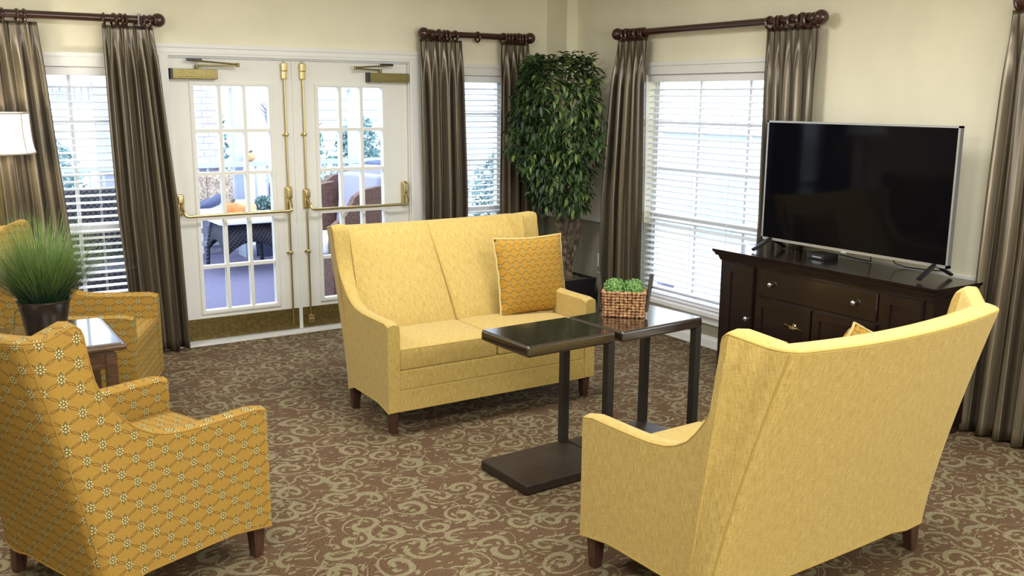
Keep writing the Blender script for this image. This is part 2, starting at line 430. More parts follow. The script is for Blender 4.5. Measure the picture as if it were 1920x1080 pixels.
# ------------------------------------------------------------------ windows
def AX(axis, a, d, z):      # along-wall coordinate, distance into the room (+) or outdoors (-), height
    return (a, -d, z) if axis == 'x' else (-d, a, z)
def bx(b, axis, a0, a1, d0, d1, z0, z1):
    p, q = AX(axis, a0, d0, z0), AX(axis, a1, d1, z1)
    return b.box([min(i, j) for i, j in zip(p, q)], [max(i, j) for i, j in zip(p, q)])
def window(n, axis, op, muntv, munth, rail):
    a0, a1, z0, z1 = op; w = struct('window_%d' % n)
    b = MB()    # casing
    bx(b, axis, a0-.08, a1+.08, 0, .022, z1, z1+.08); bx(b, axis, a0-.08, a1+.08, 0, .032, z1+.062, z1+.088)
    for p, q in ((a0-.08, a0), (a1, a1+.08)): bx(b, axis, p, q, 0, .020, z0, z1)
    b.build('casing', M['white'], w, smooth=0)
    b = MB(); bx(b, axis, a0-.10, a1+.10, -.13, .05, z0-.004, z0+.024); b.build('sill', M['white'], w, smooth=0)
    b = MB(); bx(b, axis, a0-.08, a1+.08, 0, .018, z0-.065, z0-.004); b.build('apron', M['white'], w, smooth=0)
    b = MB()    # sash frame
    for p, q in ((a0, a0+.045), (a1-.045, a1)): bx(b, axis, p, q, -.13, -.085, z0+.024, z1)
    bx(b, axis, a0, a1, -.13, -.085, z1-.045, z1); bx(b, axis, a0, a1, -.13, -.085, z0+.024, z0+.08)
    bx(b, axis, a0, a1, -.13, -.075, rail-.028, rail+.028)
    b.build('sash', M['white'], w, smooth=0)
    for c in muntv:
        for lo, hi in ((z0+.08, rail-.028), (rail+.028, z1-.045)):
            b = MB(); bx(b, axis, c-.011, c+.011, -.12, -.095, lo, hi); b.build('muntin', M['white'], w, smooth=0)
    xs = [a0+.045]+[c for c in muntv]+[a1-.045]
    for h in munth:
        b = MB(); bx(b, axis, a0+.045, a1-.045, -.118, -.097, h-.010, h+.010); b.build('muntin', M['white'], w, smooth=0)
    zs = [z0+.08, rail-.028, rail+.028]+[h for h in munth]+[z1-.045]
    zs = sorted(zs)
    for p, q in zip(xs, xs[1:]):
        for l, h in zip(zs, zs[1:]):
            if abs(l-(rail-.028)) < 1e-6: continue
            b = MB(); bx(b, axis, p, q, -.110, -.106, l, h); b.build('pane', M['glass'], w, smooth=0)
    return w
window(1, 'x', WL, [-3.85], [1.25, 1.60], .88)
window(2, 'x', WS, [], [1.264, 1.644], .845)
window(3, 'y', WR, [-1.68, -2.16], [1.25, 1.60], .88)
window(4, 'y', WF, [-4.9], [1.25], .88)

def blind(label, axis, op, tilt, pitch, cords, zbot=None):
    a0, a1, z0, z1 = op; a0 += .012; a1 -= .012; d = -.035
    z0 = zbot or z0+.03
    t = thing('window_blind', label, 'blind', AX(axis, (a0+a1)/2, d, z0))
    org = Vector(t.location); L = a1-a0
    def P(b, p, q, da, db, za, zb): bx(b, axis, p, q, da, db, za, zb)
    b = MB(); P(b, a0, a1, d-.028, d+.03, z1-.055, z1-.002); o = b.build('head_rail', M['slat'], t, smooth=0); o.location = -org
    b = MB(); P(b, a0, a1, d-.026, d+.026, z0, z0+.018); o = b.build('bottom_rail', M['slat'], t, smooth=0); o.location = -org
    b = MB(); w = .025
    rows = []
    for k in range(5):
        s_ = -1+k/2; x = s_*w; rows.append((x, .003*(1-s_*s_)))
    for off in (0,):
        for (xa, za), (xb, zb) in zip(rows, rows[1:]):
            pts = []
            for (x, z, e) in ((xa, za, -1), (xb, zb, -1), (xb, zb, 1), (xa, za, 1)):
                dd = x*cos(tilt)-z*sin(tilt); zz = x*sin(tilt)+z*cos(tilt)
                pts.append((AX(axis, e*L/2, -dd, zz)))
            b.quad(*pts)
    bmesh.ops.remove_doubles(b.bm, verts=b.bm.verts[:], dist=1e-5)
    r = bmesh.ops.solidify(b.bm, geom=b.bm.faces[:], thickness=.0025)
    first = b.build('slat', M['slat'], t, smooth=60)
    n = int((z1-.06-z0-.03)/pitch)
    for i in range(n):
        o = first if i == 0 else first.copy()
        if i: COL.objects.link(o)
        o.location = (0, 0, .035+i*pitch)
    for c in cords:
        b = MB()
        for dd in (-.027, .027):
            b.tube([AX(axis, c, d+dd, z0+.01), AX(axis, c, d+dd, z1-.05)], .0016, 5)
        o = b.build('ladder_cord', M['slat'], t); o.location = -org
    return t
blind('white blind with open slats at the left window behind the grass plant', 'x', WL, R(11), .0475, [-4.1, -3.72])
blind('narrow white blind with open slats between glass doors and ficus', 'x', WS, R(9), .044, [-1.03, -.63])
blind('wide bright white blind with tilted slats beside the television', 'y', WR, R(13), .044, [-1.30, -1.72, -2.08, -2.5])
blind('white blind in the window behind the curtain at the right edge', 'y', WF, R(13), .044, [-4.5, -5.3])

# ------------------------------------------------------------------ double doors
cas = MB()
for (p, q) in ((-3.312, -3.24), (-1.415, -1.318)): cas.box((p, -.022, 0), (q, 0, 2.045)).box((p+.014, -.028, 0), (p+.03, -.02, 2.045))
cas.box((-3.312, -.022, 2.045), (-1.318, 0, 2.118)).box((-3.322, -.032, 2.098), (-1.308, 0, 2.123)).box((-3.312, -.028, 2.062), (-1.318, -.02, 2.076))
cas.box((-3.2399, 0, 0), (-3.236, .15, 2.045)).box((-1.419, 0, 0), (-1.4151, .15, 2.045)).box((-3.236, .0, 2.035), (-1.419, .15, 2.0449))
cas.build('trim_5', M['white'], kind='structure', smooth=0)
MB().box((-3.24, -.045, 0), (-1.415, .15, .016)).build('trim_6', M['white'], kind='structure', smooth=0)
def door(n, x0, x1, gx0, gx1, hinge):
    d = struct('door_%d' % n); y0, y1, zb, zt = .03, .075, .022, 2.032; gz0, gz1 = .243, 1.845
    b = MB().box((x0, y0, zb), (gx0, y1, zt)).box((gx1, y0, zb), (x1, y1, zt)).box((gx0, y0, zb), (gx1, y1, gz0)).box((gx0, y0, gz1), (gx1, y1, zt))
    b.build('door_leaf', M['door'], d, smooth=0)
    b = MB(); w = .028
    for (p, q, l, h) in ((gx0-w, gx0, gz0-w, gz1+w), (gx1, gx1+w, gz0-w, gz1+w), (gx0, gx1, gz0-w, gz0), (gx0, gx1, gz1, gz1+w)):
        b.box((p, y0-.010, l), (q, y0, h))
        b.box((p+.006, y0-.014, l+.006), (q-.006, y0-.01, h-.006))
    b.build('glazing_bead', M['door'], d, smooth=0)
    zs = [gz0, .560, .912, 1.230, 1.532, gz1]; cw = (gx1-gx0)/3
    for i in (1, 2):
        MB().box((gx0+cw*i-.012, y0-.004, gz0), (gx0+cw*i+.012, y1, gz1)).build('muntin', M['door'], d, smooth=0)
    for z in zs[1:-1]:
        MB().box((gx0, y0-.002, z-.012), (gx1, y1-.002, z+.012)).build('muntin', M['door'], d, smooth=0)
    for i in range(3):
        for a, c in zip(zs, zs[1:]):
            MB().box((gx0+cw*i, .050, a), (gx0+cw*(i+1), .054, c)).build('pane', M['glass'], d, smooth=0)
    MB().box((x0+.012, y0-.004, zb+.004), (x1-.012 if hinge < 0 else x1-.012, y0, .185)).build('kick_plate', M['kick'], d, smooth=0)
    s = hinge            # -1: hinged at left
    lead = x1 if s < 0 else x0
    # closer
    bx0, bx1 = (x0+.006, x0+.325) if s < 0 else (x1-.345, x1-.004)
    c = MB().rbox((bx0, y0-.058, 1.888), (bx1, y0, 1.956), .006).build('door_closer', M['brass_dull'], d)
    MB().box((bx0-.002 if s < 0 else bx0-.004, y0-.06, 1.886), (bx0+.016 if s < 0 else bx0+.012, y0+.0, 1.958)).build('end_cap', M['iron'], c, smooth=0)
    MB().box((bx0+.02, y0-.0605, 1.902), (bx1-.02, y0-.058, 1.905)).build('groove', M['kick'], c, smooth=0)
    px = bx0+.185 if s < 0 else bx0+.11; ex = px+.27 if s < 0 else px-.23; fx = px-.02 if s < 0 else px+.045
    a = MB().tube([(px, y0-.03, 1.956), (px, y0-.03, 1.985)], .012, 10).tube([(px, y0-.03, 1.978), (ex, y0-.085, 1.985)], .006, 8, r2=.004).tube([(ex, y0-.085, 1.992), (fx, -.03, 2.012)], .006, 8)
    a.lathe([(.011, -.014), (.011, .014)], (ex, y0-.085, 1.988), 10).build('closer_arm', M['brass_dull'], d)
    MB().rbox((fx-.05, -.035, 2.010), (fx+.05, -.004, 2.026), .003).build('arm_foot', M['iron'], d)
    # vertical rods and latches
    vx = lead+(-.066 if s < 0 else .068)
    MB().rbox((vx-.022, y0-.045, 1.955), (vx+.022, y0, 2.012), .006).rbox((vx-.02, y0-.034, 1.898), (vx+.02, y0, 1.957), .006).tube([(vx, y0-.02, 2.01), (vx, y0-.02, 2.026)], .007, 8).build('top_latch', M['brass'], d)
    MB().tube([(vx, y0-.024, 1.1), (vx, y0-.024, 1.90)], .0075, 10).build('latch_rod', M['brass'], d)
    MB().tube([(vx, y0-.024, .12 if s > 0 else .07), (vx, y0-.024, .93)], .0075, 10).build('latch_rod', M['brass'], d)
    for z in (1.50, .62):
        MB().lathe([(.014, -.012), (.018, 0), (.014, .012)], (vx, y0-.024, z), 10).rbox((vx-.026, y0-.008, z-.008), (vx+.026, y0, z+.008), .003).build('rod_guide', M['brass'], d)
    if s > 0:
        MB().rbox((vx-.024, y0-.04, .062), (vx+.024, y0, .128), .008).rbox((vx-.020, y0-.05, .080), (vx+.020, y0-.03, .105), .006).build('bottom_latch', M['brass'], d)
    # crossbar
    cx0, cx1 = (x0+.028, vx) if s < 0 else (vx, x1-.04)
    pb = None
    b = MB(); zc = .945
    b.tube([(cx0, y0-.03, 1.02), (cx0+.004, y0-.085, .985), (cx0+.012, y0-.10, .952), (cx0+.03, y0-.10, zc), (cx1-.03, y0-.10, zc), (cx1-.012, y0-.10, .952), (cx1-.004, y0-.085, .985), (cx1, y0-.03, 1.02)], .0115, 10)
    pb = b.build('push_bar', M['brass'], d)
    for cx, hh in ((cx0, .075), (cx1, .098)):
        k = MB().rbox((cx-.026, y0-.032, 1.022-hh), (cx+.026, y0, 1.022+hh), .012, 3)
        k.rbox((cx-.022, y0-.052, 1.03), (cx+.022, y0-.02, 1.022+hh-.012), .01, 3)
        k.build('bracket', M['brass'], pb)
    for z in ():
        hx = x0 if s < 0 else x1
        MB().lathe([(.006, -.045), (.007, -.04), (.007, .04), (.006, .045)], (hx+(-.001 if s < 0 else .001), y0-.004, z), 8).build('hinge', M['brass'], d)
    return d
door(1, -3.234, -2.354, -3.070, -2.537, -1)
door(2, -2.348, -1.421, -2.158, -1.634, 1)
MB().box((-2.358, .022, .022), (-2.344, .032, 2.03)).build('trim_7', M['door'], kind='structure', smooth=0)

# ------------------------------------------------------------------ curtains and rods
RZ, RD = 2.262, .095
def rod(label, axis, a0, a1, extra=()):
    t = thing('curtain_rod', label, 'curtain rod', AX(axis, (a0+a1)/2, RD, RZ)); org = Vector(t.location)
    def put(b, n, m, par=t):
        o = b.build(n, m, par); o.location = -org; return o
    put(MB().tube([AX(axis, a0+.08, RD, RZ), AX(axis, a1-.08, RD, RZ)], .0245, 16), 'rod', M['rod'])
    for a, s in ((a0, 1), (a1, -1)):
        mt = Matrix.Translation(AX(axis, a, RD, RZ)) @ (Matrix.Rotation(pi/2*s, 4, 'Y') if axis == 'x' else Matrix.Rotation(-pi/2*s, 4, 'X'))
        r = .046; prof = [(max(.004, r*sin(pi*i/12)), r-r*cos(pi*i/12)) for i in range(11)]
        prof += [(.024, .088), (.034, .094), (.034, .104), (.027, .110), (.027, .13)]
        put(MB().lathe(prof, (0, 0, 0), 20, mt), 'finial', M['rod'])
    for a in (a0+.17, a1-.17):
        b = MB(); p = AX(axis, a, 0, RZ-.03); q = AX(axis, a, RD, RZ-.03)
        bx(b, axis, a-.014, a+.014, .0, .012, RZ-.09, RZ+.03); bx(b, axis, a-.010, a+.010, .01, RD+.02, RZ-.045, RZ-.026); bx(b, axis, a-.010, a+.010, RD+.014, RD+.030, RZ-.045, RZ+.035)
        put(b, 'bracket', M['rod'])
    for a in extra:
        put(ring_mesh(axis, a, .1), 'ring', M['rod'])
    return t
def ring_mesh(axis, a, tw=0):
    r = .037; pts = []
    for i in range(18):
        th = 2*pi*i/18; pts.append(AX(axis, a+tw*.0+.3*tw*r*sin(th), RD+r*sin(th), RZ-.011+r*cos(th)))
    return MB().tube(pts, .0088, 8, closed=True)
rod('long dark wooden curtain rod above the left window beside the doors', 'x', -4.62, -3.257)
rod('short dark wooden curtain rod above the narrow window near the ficus', 'x', -1.374, -.293, extra=(-.845,))
rod('dark wooden curtain rod above the bright window by the television', 'y', -2.916, -.894)
rod('dark wooden curtain rod cut off by the upper right edge', 'y', -5.8, -4.054)
def curtain(label, axis, t0, t1, b0, b1, n, seed, m0=None, m1=None, zb=.015, rings=None, depth=.092, amp=.052):
    """pinch-pleated drape: t0..t1 along the wall at the top, b0..b1 at the hem"""
    rnd = random.Random(seed); zt = 2.218
    m0 = b0 if m0 is None else m0; m1 = b1 if m1 is None else m1
    ph = [rnd.uniform(-.35, .35) for _ in range(n+1)]; am = [rnd.uniform(.65, 1.15) for _ in range(n+1)]; sk = [rnd.uniform(-.5, .5) for _ in range(n+1)]
    NS, rows, uvs = n*14, [], []
    hs = [0, .012, .03, .05, .07, .095, .12, .16, .21, .28, .36, .45, .55, .65, .75, .84, .92, .97, 1]
    for h in hs:
        z = zt+(zb-zt)*h; row = []
        g = min(1, h/.16); g = g*g*(3-2*g)
        if h < .55: k = h/.55; e0, e1 = t0+(m0-t0)*k, t1+(m1-t1)*k
        else: k = (h-.55)/.45; e0, e1 = m0+(b0-m0)*k, m1+(b1-m1)*k
        for i in range(NS+1):
            s = i/NS; c = s*n; j = min(int(c), n-1); f = c-j
            A = am[j]*(1-f)+am[j+1]*f; Q = ph[j]*(1-f)+ph[j+1]*f; S = sk[j]*(1-f)+sk[j+1]*f
            full = cos(2*pi*c+Q*1.6*h+.5*sin(3*h+S*5))+.12*cos(4*pi*c+S*6+2*h)
            # pinch: narrow bunched tucks near each pleat centre
            ff = f-.5; pin = math.exp(-(ff/.16)**2)*(.55+.45*cos(2*pi*ff*11))-.25
            topw = pin*.55
            d = depth+amp*A*(full*g*.85+topw*(1-g))*(0.75+.25*h)
            a = e0+(e1-e0)*s+.012*S*sin(6*h+c*2.1)*g
            row.append(AX(axis, a, d, z))
        rows.append(row)
    b = MB(); vs = b.grid(rows)
    lay = b.uv; W_ = n*.16
    for fi, f in enumerate(b.bm.faces):
        r_, c_ = divmod(fi, NS)
        for l, (dr, dc) in zip(f.loops, ((0, 0), (0, 1), (1, 1), (1, 0))):
            l[lay].uv = ((c_+dc)/NS*W_, hs[r_+dr]*2.2)
    cpos = AX(axis, (b0+b1)/2, depth, 0)
    t = thing('curtain', label, 'curtain', cpos); org = Vector(cpos)
    o = b.build('drape', M['drape'], t, smooth=180, recalc=False); o.location = -org
    md = o.modifiers.new('thickness', 'SOLIDIFY'); md.thickness = .003; md.offset = 0
    rr = rings or [t0+(t1-t0)*(j+.5)/n for j in range(n)]
    for a in rr:
        o = ring_mesh(axis, a, rnd.uniform(-1, 1)).build('ring', M['rod'], t); o.location = -org
        b = MB(); b.tube([AX(axis, a, RD, RZ-.052), AX(axis, a, RD-.012, 2.20)], .0035, 6); o = b.build('hook', M['rod'], t); o.location = -org
    return t
curtain('striped satin curtain at far left behind the lamp shade', 'x', -4.50, -4.03, -4.50, -3.90, 4, 3, m1=-3.95, rings=[-4.45, -4.36, -4.25, -4.22, -4.14, -4.10])
curtain('long striped satin curtain hanging left of the glass doors', 'x', -3.655, -3.338, -3.60, -3.235, 4, 11, m0=-3.65, m1=-3.25, rings=[-3.64, -3.58, -3.54, -3.51, -3.42, -3.39, -3.35])
curtain('striped satin curtain just right of the glass doors', 'x', -1.366, -.985, -1.35, -.955, 5, 23, rings=[-1.27, -1.245, -1.20, -1.15, -1.12, -1.05])
curtain('striped satin curtain half hidden behind the ficus', 'x', -.625, -.345, -.63, -.27, 4, 31, m0=-.64, rings=[-.60, -.555, -.525, -.495, -.46, -.43, -.40])
curtain('striped satin curtain between the ficus and the bright blind', 'y', -1.285, -.94, -1.335, -.84, 5, 47, m0=-1.32, rings=[-1.25, -1.225, -1.19, -1.155, -1.12, -1.08, -1.03])
curtain('striped satin curtain rising behind the television', 'y', -2.84, -2.42, -2.86, -2.44, 5, 59, m0=-2.85, m1=-2.46, rings=[-2.78, -2.755, -2.72, -2.65, -2.56, -2.53, -2.47], depth=.066, amp=.030)
curtain('striped satin curtain at the right edge behind the back sofa', 'y', -4.65, -4.05, -4.75, -4.0, 7, 67, m1=-4.03)

# ------------------------------------------------------------------ wall outlet
t = thing('wall_outlet', 'small white outlet low on the wall between ficus and curtain', 'outlet', (0, -.68, .455))
MB().rbox((-.007, -.035, -.057), (0, .035, .057), .003).build('cover_plate', M['outlet'], t)
for z in (-.026, .026): MB().lathe([(.016, 0), (.016, .002)], (0, 0, 0), 14, Matrix.Translation((-.007, 0, z)) @ Matrix.Rotation(-pi/2, 4, 'Y')).build('socket', M['white'], t)

# ================================================================== upholstered seating
PROF = [(0, .600), (.05, .612), (.12, .612), (.2, .612), (.28, .613), (.35, .616), (.42, .627), (.47, .645), (.52, .675), (.56, .715), (.60, .765), (.63, .815), (.65, .87), (.661, .93), (.668, .985), (.673, 1.025), (.680, 1.046), (.693, 1.058), (.705, 1.06)]
def seat_shell(t, p, fab, seam, n_seat, T=.07):
    """p: hw, D, wt, vt, zt, wb, vb, zb, zbot; local +y is back, +x is the sitter's left"""
    hw, D, wt, vt, zt, wb, vb, zb, zbot = p
    kz = (zt-.61)/(1.06-.61); kv = vt/.68; vt = .705*kv
    top, bot = [], []
    for v, z in PROF:                       # left arm, front to wing tip
        zz = z if z < .612 else .612+(z-.612)*kz
        k = max(0, (zz-.61)/(zt-.61)); top.append((hw+(wt-hw)*k, v*kv, zz)); bot.append((hw, v*kv*(D-.10)/vt))
    nb, na, rc, rb = 4, 6, .09, .05
    wb += .014; vb += .014
    for i in range(1, nb+1):                # wing top towards the back corner
        k = i/nb; top.append((wt+(wb-wt)*k, vt+(vb-rc-vt)*k, zt+(zb-zt)*k)); bot.append((hw, D-.10+(.10-rb)*k))
    for i in range(1, na+1):                # rounded back corner
        a = pi/2*i/na; top.append((wb-rc*(1-cos(a)), vb-rc*(1-sin(a)), zb-.004*i/na)); bot.append((hw-rb*(1-cos(a)), D-rb*(1-sin(a))))
    nbk = 12; ns = len(top)
    for i in range(1, nbk):
        k = 1-2*i/nbk; x = (wb-rc)*k; top.append((x, vb+.030*(1-k*k), zb-.004-.010*(1-k*k))); bot.append(((hw-rb)*k, D+.010*(1-k*k)))
    half_top, half_bot = top[:ns], bot[:ns]
    top += [(-x, y, z) for x, y, z in reversed(half_top)]; bot += [(-x, y) for x, y in reversed(half_bot)]
    N = len(top)
    inn = []                                # inward direction in plan for every column
    for i in range(N):
        k = min(i, N-1-i)
        a = 0 if k < len(PROF)+nb else (pi/2*(k-len(PROF)-nb+1)/na if k < ns else pi/2)
        inn.append(Vector((-cos(a)*(1 if i < N/2 else -1), -sin(a))))
    def zb_of(i):                           # arched hem: lower at the legs
        x, y = bot[i]; f = y/D
        if i < ns or i >= N-ns: return zbot+.030*max(0, min(1, f/.25))*max(0, min(1, (.92-f)/.14)) if f > .02 else zbot
        return zbot-.008+.022*max(0, min(1, (hw-.12-abs(x))/.1))
    K = 9; cols = []
    for i in range(N):
        tx, ty, tz = top[i]; bx_, by_ = bot[i]; z0 = zb_of(i); n_ = inn[i]; col = []
        Ti = T+(.100-T)*max(0, min(1, (tz-.66)/.25))
        for k in range(K+1):
            f = k/K; f2 = f**1.25 if ty > vt*1.02 else f
            x = bx_+(tx-bx_)*f2; y = by_+(ty-by_)*f2
            if abs(bx_) < hw+.001 and ty <= vt*1.02: x = bx_+(tx-bx_)*f2
            col.append((x, y, z0+(tz-.012-z0)*f))
        for q, dz in ((.010, 0), (Ti*.5, .006), (Ti-.010, 0)): col.append((tx+n_.x*q, ty+n_.y*q, tz+dz))
        for k in range(4):
            f = 1-k/3; z = .25+(tz-.012-.25)*f; fo = max(0, min(1, (z-z0)/(tz-z0)))
            fo = fo**1.25 if ty > vt*1.02 else fo
            x = bx_+(tx-bx_)*fo; y = by_+(ty-by_)*fo; col.append((x+n_.x*Ti, y+n_.y*Ti, z))
        z = z0; col.append((bx_+n_.x*Ti, by_+n_.y*Ti, z0+.002))
        cols.append(col)
    b = MB(); vs = [[b.bm.verts.new(Vector(q)) for q in c] for c in cols]
    for a, c in zip(vs, vs[1:]):
        for k in range(len(a)-1): b.bm.faces.new((a[k], c[k], c[k+1], a[k+1]))
        b.bm.faces.new((a[-1], c[-1], c[0], a[0]))
    for c in (vs[0], vs[-1]): b.bm.faces.new(c if c is vs[-1] else c[::-1])
    b.build('frame', fab, t, smooth=38, uvbox=True)
    # piping along the outer top edge and the hem
    e = [Vector(q) for q in top]; pts = [(q.x+n_.x*.003, q.y+n_.y*.003, q.z-.006) for q, n_ in zip(e, inn)]
    MB().tube(pts, .0035, 6).build('piping', seam, t)
    MB().tube([(x+n_.x*.001, y+n_.y*.001, zb_of(i)) for i, ((x, y), n_) in enumerate(zip(bot, inn))], .0042, 6).build('piping', seam, t)
    ci = len(PROF)+nb+na//2-1
    for sgn in (1, -1):
        MB().tube([(sgn*q[0], q[1], q[2]) for q in cols[ci][:K+1]], .0024, 6).build('piping', seam, t)
    # front rails
    iw = hw-T+.004
    MB().rbox((-iw, .004, zbot), (iw, D-.08, .243), .008, 2).build('lower_rail', fab, t, uvbox=True)
    MB().rbox((-iw, .006, .238), (iw, D-.08, .352), .014, 3).build('upper_rail', fab, t, uvbox=True)
    MB().tube([(-iw, .004, zbot+.002), (iw, .004, zbot+.002)], .0042, 6).build('piping', seam, t)
    # seat cushions
    cw = 2*(hw-T)/n_seat
    for i in range(n_seat):
        x0 = -(hw-T)+cw*i+.003; x1 = x0+cw-.006; b = MB()
        y0, y1 = .006, D-.10; rows = []; nx, ny = 10, 10
        def edge(u): return 1-(abs(2*u-1))**6
        for face, zc, sg in (('t', .468, 1), ('b', .354, -1)):
            rr = []
            for j in range(ny+1):
                r_ = []
                for k in range(nx+1):
                    u, v_ = k/nx, j/ny; bul = (1-(2*u-1)**2)**.5*(1-(2*v_-1)**2)**.5 if sg > 0 else 0
                    r_.append((x0+(x1-x0)*u, y0+(y1-y0)*v_, zc+.016*bul*(sg > 0)))
                rr.append(r_)
            rows.append(rr)
        tv = b.grid(rows[0]); bv = b.grid(rows[1])
        def side(ts, bs):
            mids = []
            for a, c in zip(ts, bs):
                mids.append((a, c))
            for (a, c), (a2, c2) in zip(mids, mids[1:]): b.bm.faces.new((a, c, c2, a2))
        side(tv[0], bv[0]); side(tv[-1][::-1], bv[-1][::-1]); side([r_[0] for r_ in tv][::-1], [r_[0] for r_ in bv][::-1]); side([r_[-1] for r_ in tv], [r_[-1] for r_ in bv])
        bmesh.ops.recalc_face_normals(b.bm, faces=b.bm.faces[:])
        es = [e_ for e_ in b.bm.edges if len(e_.link_faces) == 2 and e_.calc_face_angle(0) > R(55)]
        bmesh.ops.bevel(b.bm, geom=es, offset=.012, segments=3, affect='EDGES', profile=.5)
        sc = b.build('seat_cushion', fab, t, uvbox=True)
        for z_ in (.463, .358): MB().tube([(x0+.006, y0+.004, z_), (x1-.006, y0+.004, z_)], .0036, 6).build('piping', seam, sc)
    # inside back, one padded panel per seat
    for i in range(n_seat):
        rows = []; nx, nh = 10, 12
        for side_ in (0, 1):
            rr = []
            for j in range(nh+1):
                h = j/nh; z = .44+(zb-.010-.44)*h; r_ = []
                wi = (hw-T+.01)*(1-h)+(wb-.065)*h
                bl = 2*wi/n_seat
                for k in range(nx+1):
                    u = k/nx; x = -wi+bl*i+bl*u
                    y = (D-.115)*(1-h)+(vb-.095)*h-.010*sin(pi*h)
                    pad = .030*(1-(2*u-1)**4)*(1-(2*h-1)**6)
                    arc = .030*(1-(x/wi)**2)*h
                    yy = y-pad+arc if side_ == 0 else y+.075+arc*.9
                    r_.append((x, yy, z-.006))
                rr.append(r_)
            rows.append(rr)
        b = MB(); f_ = b.grid(rows[0]); k_ = b.grid(rows[1])
        def side2(a, c):
            for p_, q_, p2, q2 in zip(a, c, a[1:], c[1:]): b.bm.faces.new((p_, q_, q2, p2))
        side2(f_[0], k_[0]); side2(f_[-1], k_[-1]); side2([r_[0] for r_ in f_], [r_[0] for r_ in k_]); side2([r_[-1] for r_ in f_], [r_[-1] for r_ in k_])
        b.build('back_panel', fab, t, smooth=50, uvbox=True)
    if n_seat == 2:
        pts = []
        for j in range(13):
            h = j/12; pts.append((0, (D-.115)*(1-h)+(vb-.095)*h-.010*sin(pi*h)+.030*h-.001, .47+(zb-.02-.47)*h))
        MB().tube(pts, .0045, 6).build('piping', seam, t)
    # legs
    for sx in (-1, 1):
        for y, spl in ((.045, 0), (D-.05, .018)):
            b = MB(); prof = []
            for z, w in ((0, .019), (zbot+.045, .029)):
                o_ = spl*(1-z/(zbot+.045)); cx = sx*(hw-.043); prof.append([(cx-w, y-w+o_, z), (cx+w, y-w+o_, z), (cx+w, y+w+o_, z), (cx-w, y+w+o_, z)])
            v_ = [[b.bm.verts.new(Vector(q)) for q in r_] for r_ in prof]
            for k in range(4): b.bm.faces.new((v_[0][k], v_[0][(k+1) % 4], v_[1][(k+1) % 4], v_[1][k]))
            b.bm.faces.new(v_[0][::-1]); b.bm.faces.new(v_[1]); bmesh.ops.bevel(b.bm, geom=b.bm.edges[:], offset=.003, segments=1, affect='EDGES')
            b.build('leg', M['leg'], t, smooth=0)
s1 = thing('loveseat', 'mustard yellow loveseat facing us beyond the dark tables, cushion on it', 'sofa', (-2.114, -2.459, 0), -.003)
seat_shell(s1, (.68, .58, .701, .668, 1.054, .649, .902, 1.027, .127), M['yellow'], M['yellow_seam'], 2)
s2 = thing('loveseat', 'mustard yellow loveseat seen from behind at lower right', 'sofa', (-2.161, -4.101, 0), pi+.026)
seat_shell(s2, (.618, .669, .669, .721, 1.086, .575, .904, 1.05, .124), M['yellow'], M['yellow_seam'], 2)
c1 = thing('armchair', 'ochre floral armchair seen from behind at lower left', 'armchair', (-3.879, -3.082, 0), .362+pi/2)
CH1 = (.352, .70, .340, .699, 1.062, .312, .875, 1.03, .122)
seat_shell(c1, CH1, M['floral'], M['floral_seam'], 1)
c2 = thing('armchair', 'ochre floral armchair behind the potted grass, under the left window', 'armchair', (-3.735, -1.275, 0), -.41+pi/2)
seat_shell(c2, CH1, M['floral'], M['floral_seam'], 1)

def pillow(label, loc, size, rot, m, th=.085):
    t = thing('throw_pillow', label, 'cushion', loc); t.rotation_euler = rot
    n = 16; b = MB(); S = size/2; fr = []
    for sg in (1, -1):
        rows = []
        for j in range(n+1):
            r_ = []
            for i in range(n+1):
                u, v_ = 2*i/n-1, 2*j/n-1
                e = (1-u**2)*(1-v_**2); pull = 1-.055*(1-abs(v_)**1.5)*abs(u)**3; pull2 = 1-.055*(1-abs(u)**1.5)*abs(v_)**3
                r_.append((u*S*pull, -sg*th*max(e, 0)**.42, v_*S*pull2))
            rows.append(r_)
        fr.append(b.grid(rows))
    bmesh.ops.remove_doubles(b.bm, verts=b.bm.verts[:], dist=1e-5)
    b.build('cover', m, t, smooth=70, uvfn=lambda c: (c.x, c.z))
    pts = []
    for k in range(64):
        q = k/64*4; s_ = int(q); f = (q-s_)*2-1
        u, v_ = ((f, -1), (1, f), (-f, 1), (-1, -f))[s_]
        pts.append((u*S*(1-.055*(1-abs(v_)**1.5)*abs(u)**3), .003*sin(k*1.9), v_*S*(1-.055*(1-abs(u)**1.5)*abs(v_)**3)))
    MB().tube(pts, .006, 6, closed=True).build('piping', m, t)
    return t
pillow('square ochre lattice cushion upright on the facing yellow loveseat', (-1.625, -2.055, .70), .485, (R(-13), 0, R(-3)), M['cushion'])
pillow('ochre cushion peeking over the back of the nearer yellow loveseat', (-1.64, -4.46, .645), .43, (R(11), R(20), R(8)), M['cushion'])

# ================================================================== pair of pull-up tables
def ctable(label, loc, rz, L, Wd, mirror, h=.70, th=.053):
    t = thing('pull_up_table', label, 'table', loc, rz)
    # local: x along length, y across; open end at x=0
    MB().rbox((0, 0, h-th), (L, Wd, h), .012, 3).build('tabletop', M['espresso'], t)
    MB().rbox((0, 0, 0), (L, Wd, th), .012, 3).build('base', M['espresso_base'], t)
    x0, x1 = (L-.042, L-.002) if not mirror else (L-.042, L-.002)
    for y in (.003, Wd-.043):
        MB().rbox((x0, y, th-.002), (x1, y+.04, h-th+.002), .003, 2).build('post', M['iron'], t)
    return t
ctable('espresso pull-up table with open end toward the floral chair', (-2.603, -3.483, 0), .03, .508, .385, False)
tb = ctable('espresso pull-up table carrying the basket of greenery', (0, 0, 0), 0, .55, .40, True)
tb.location = (-2.072, -3.490, 0); tb.rotation_euler = (0, 0, .075)

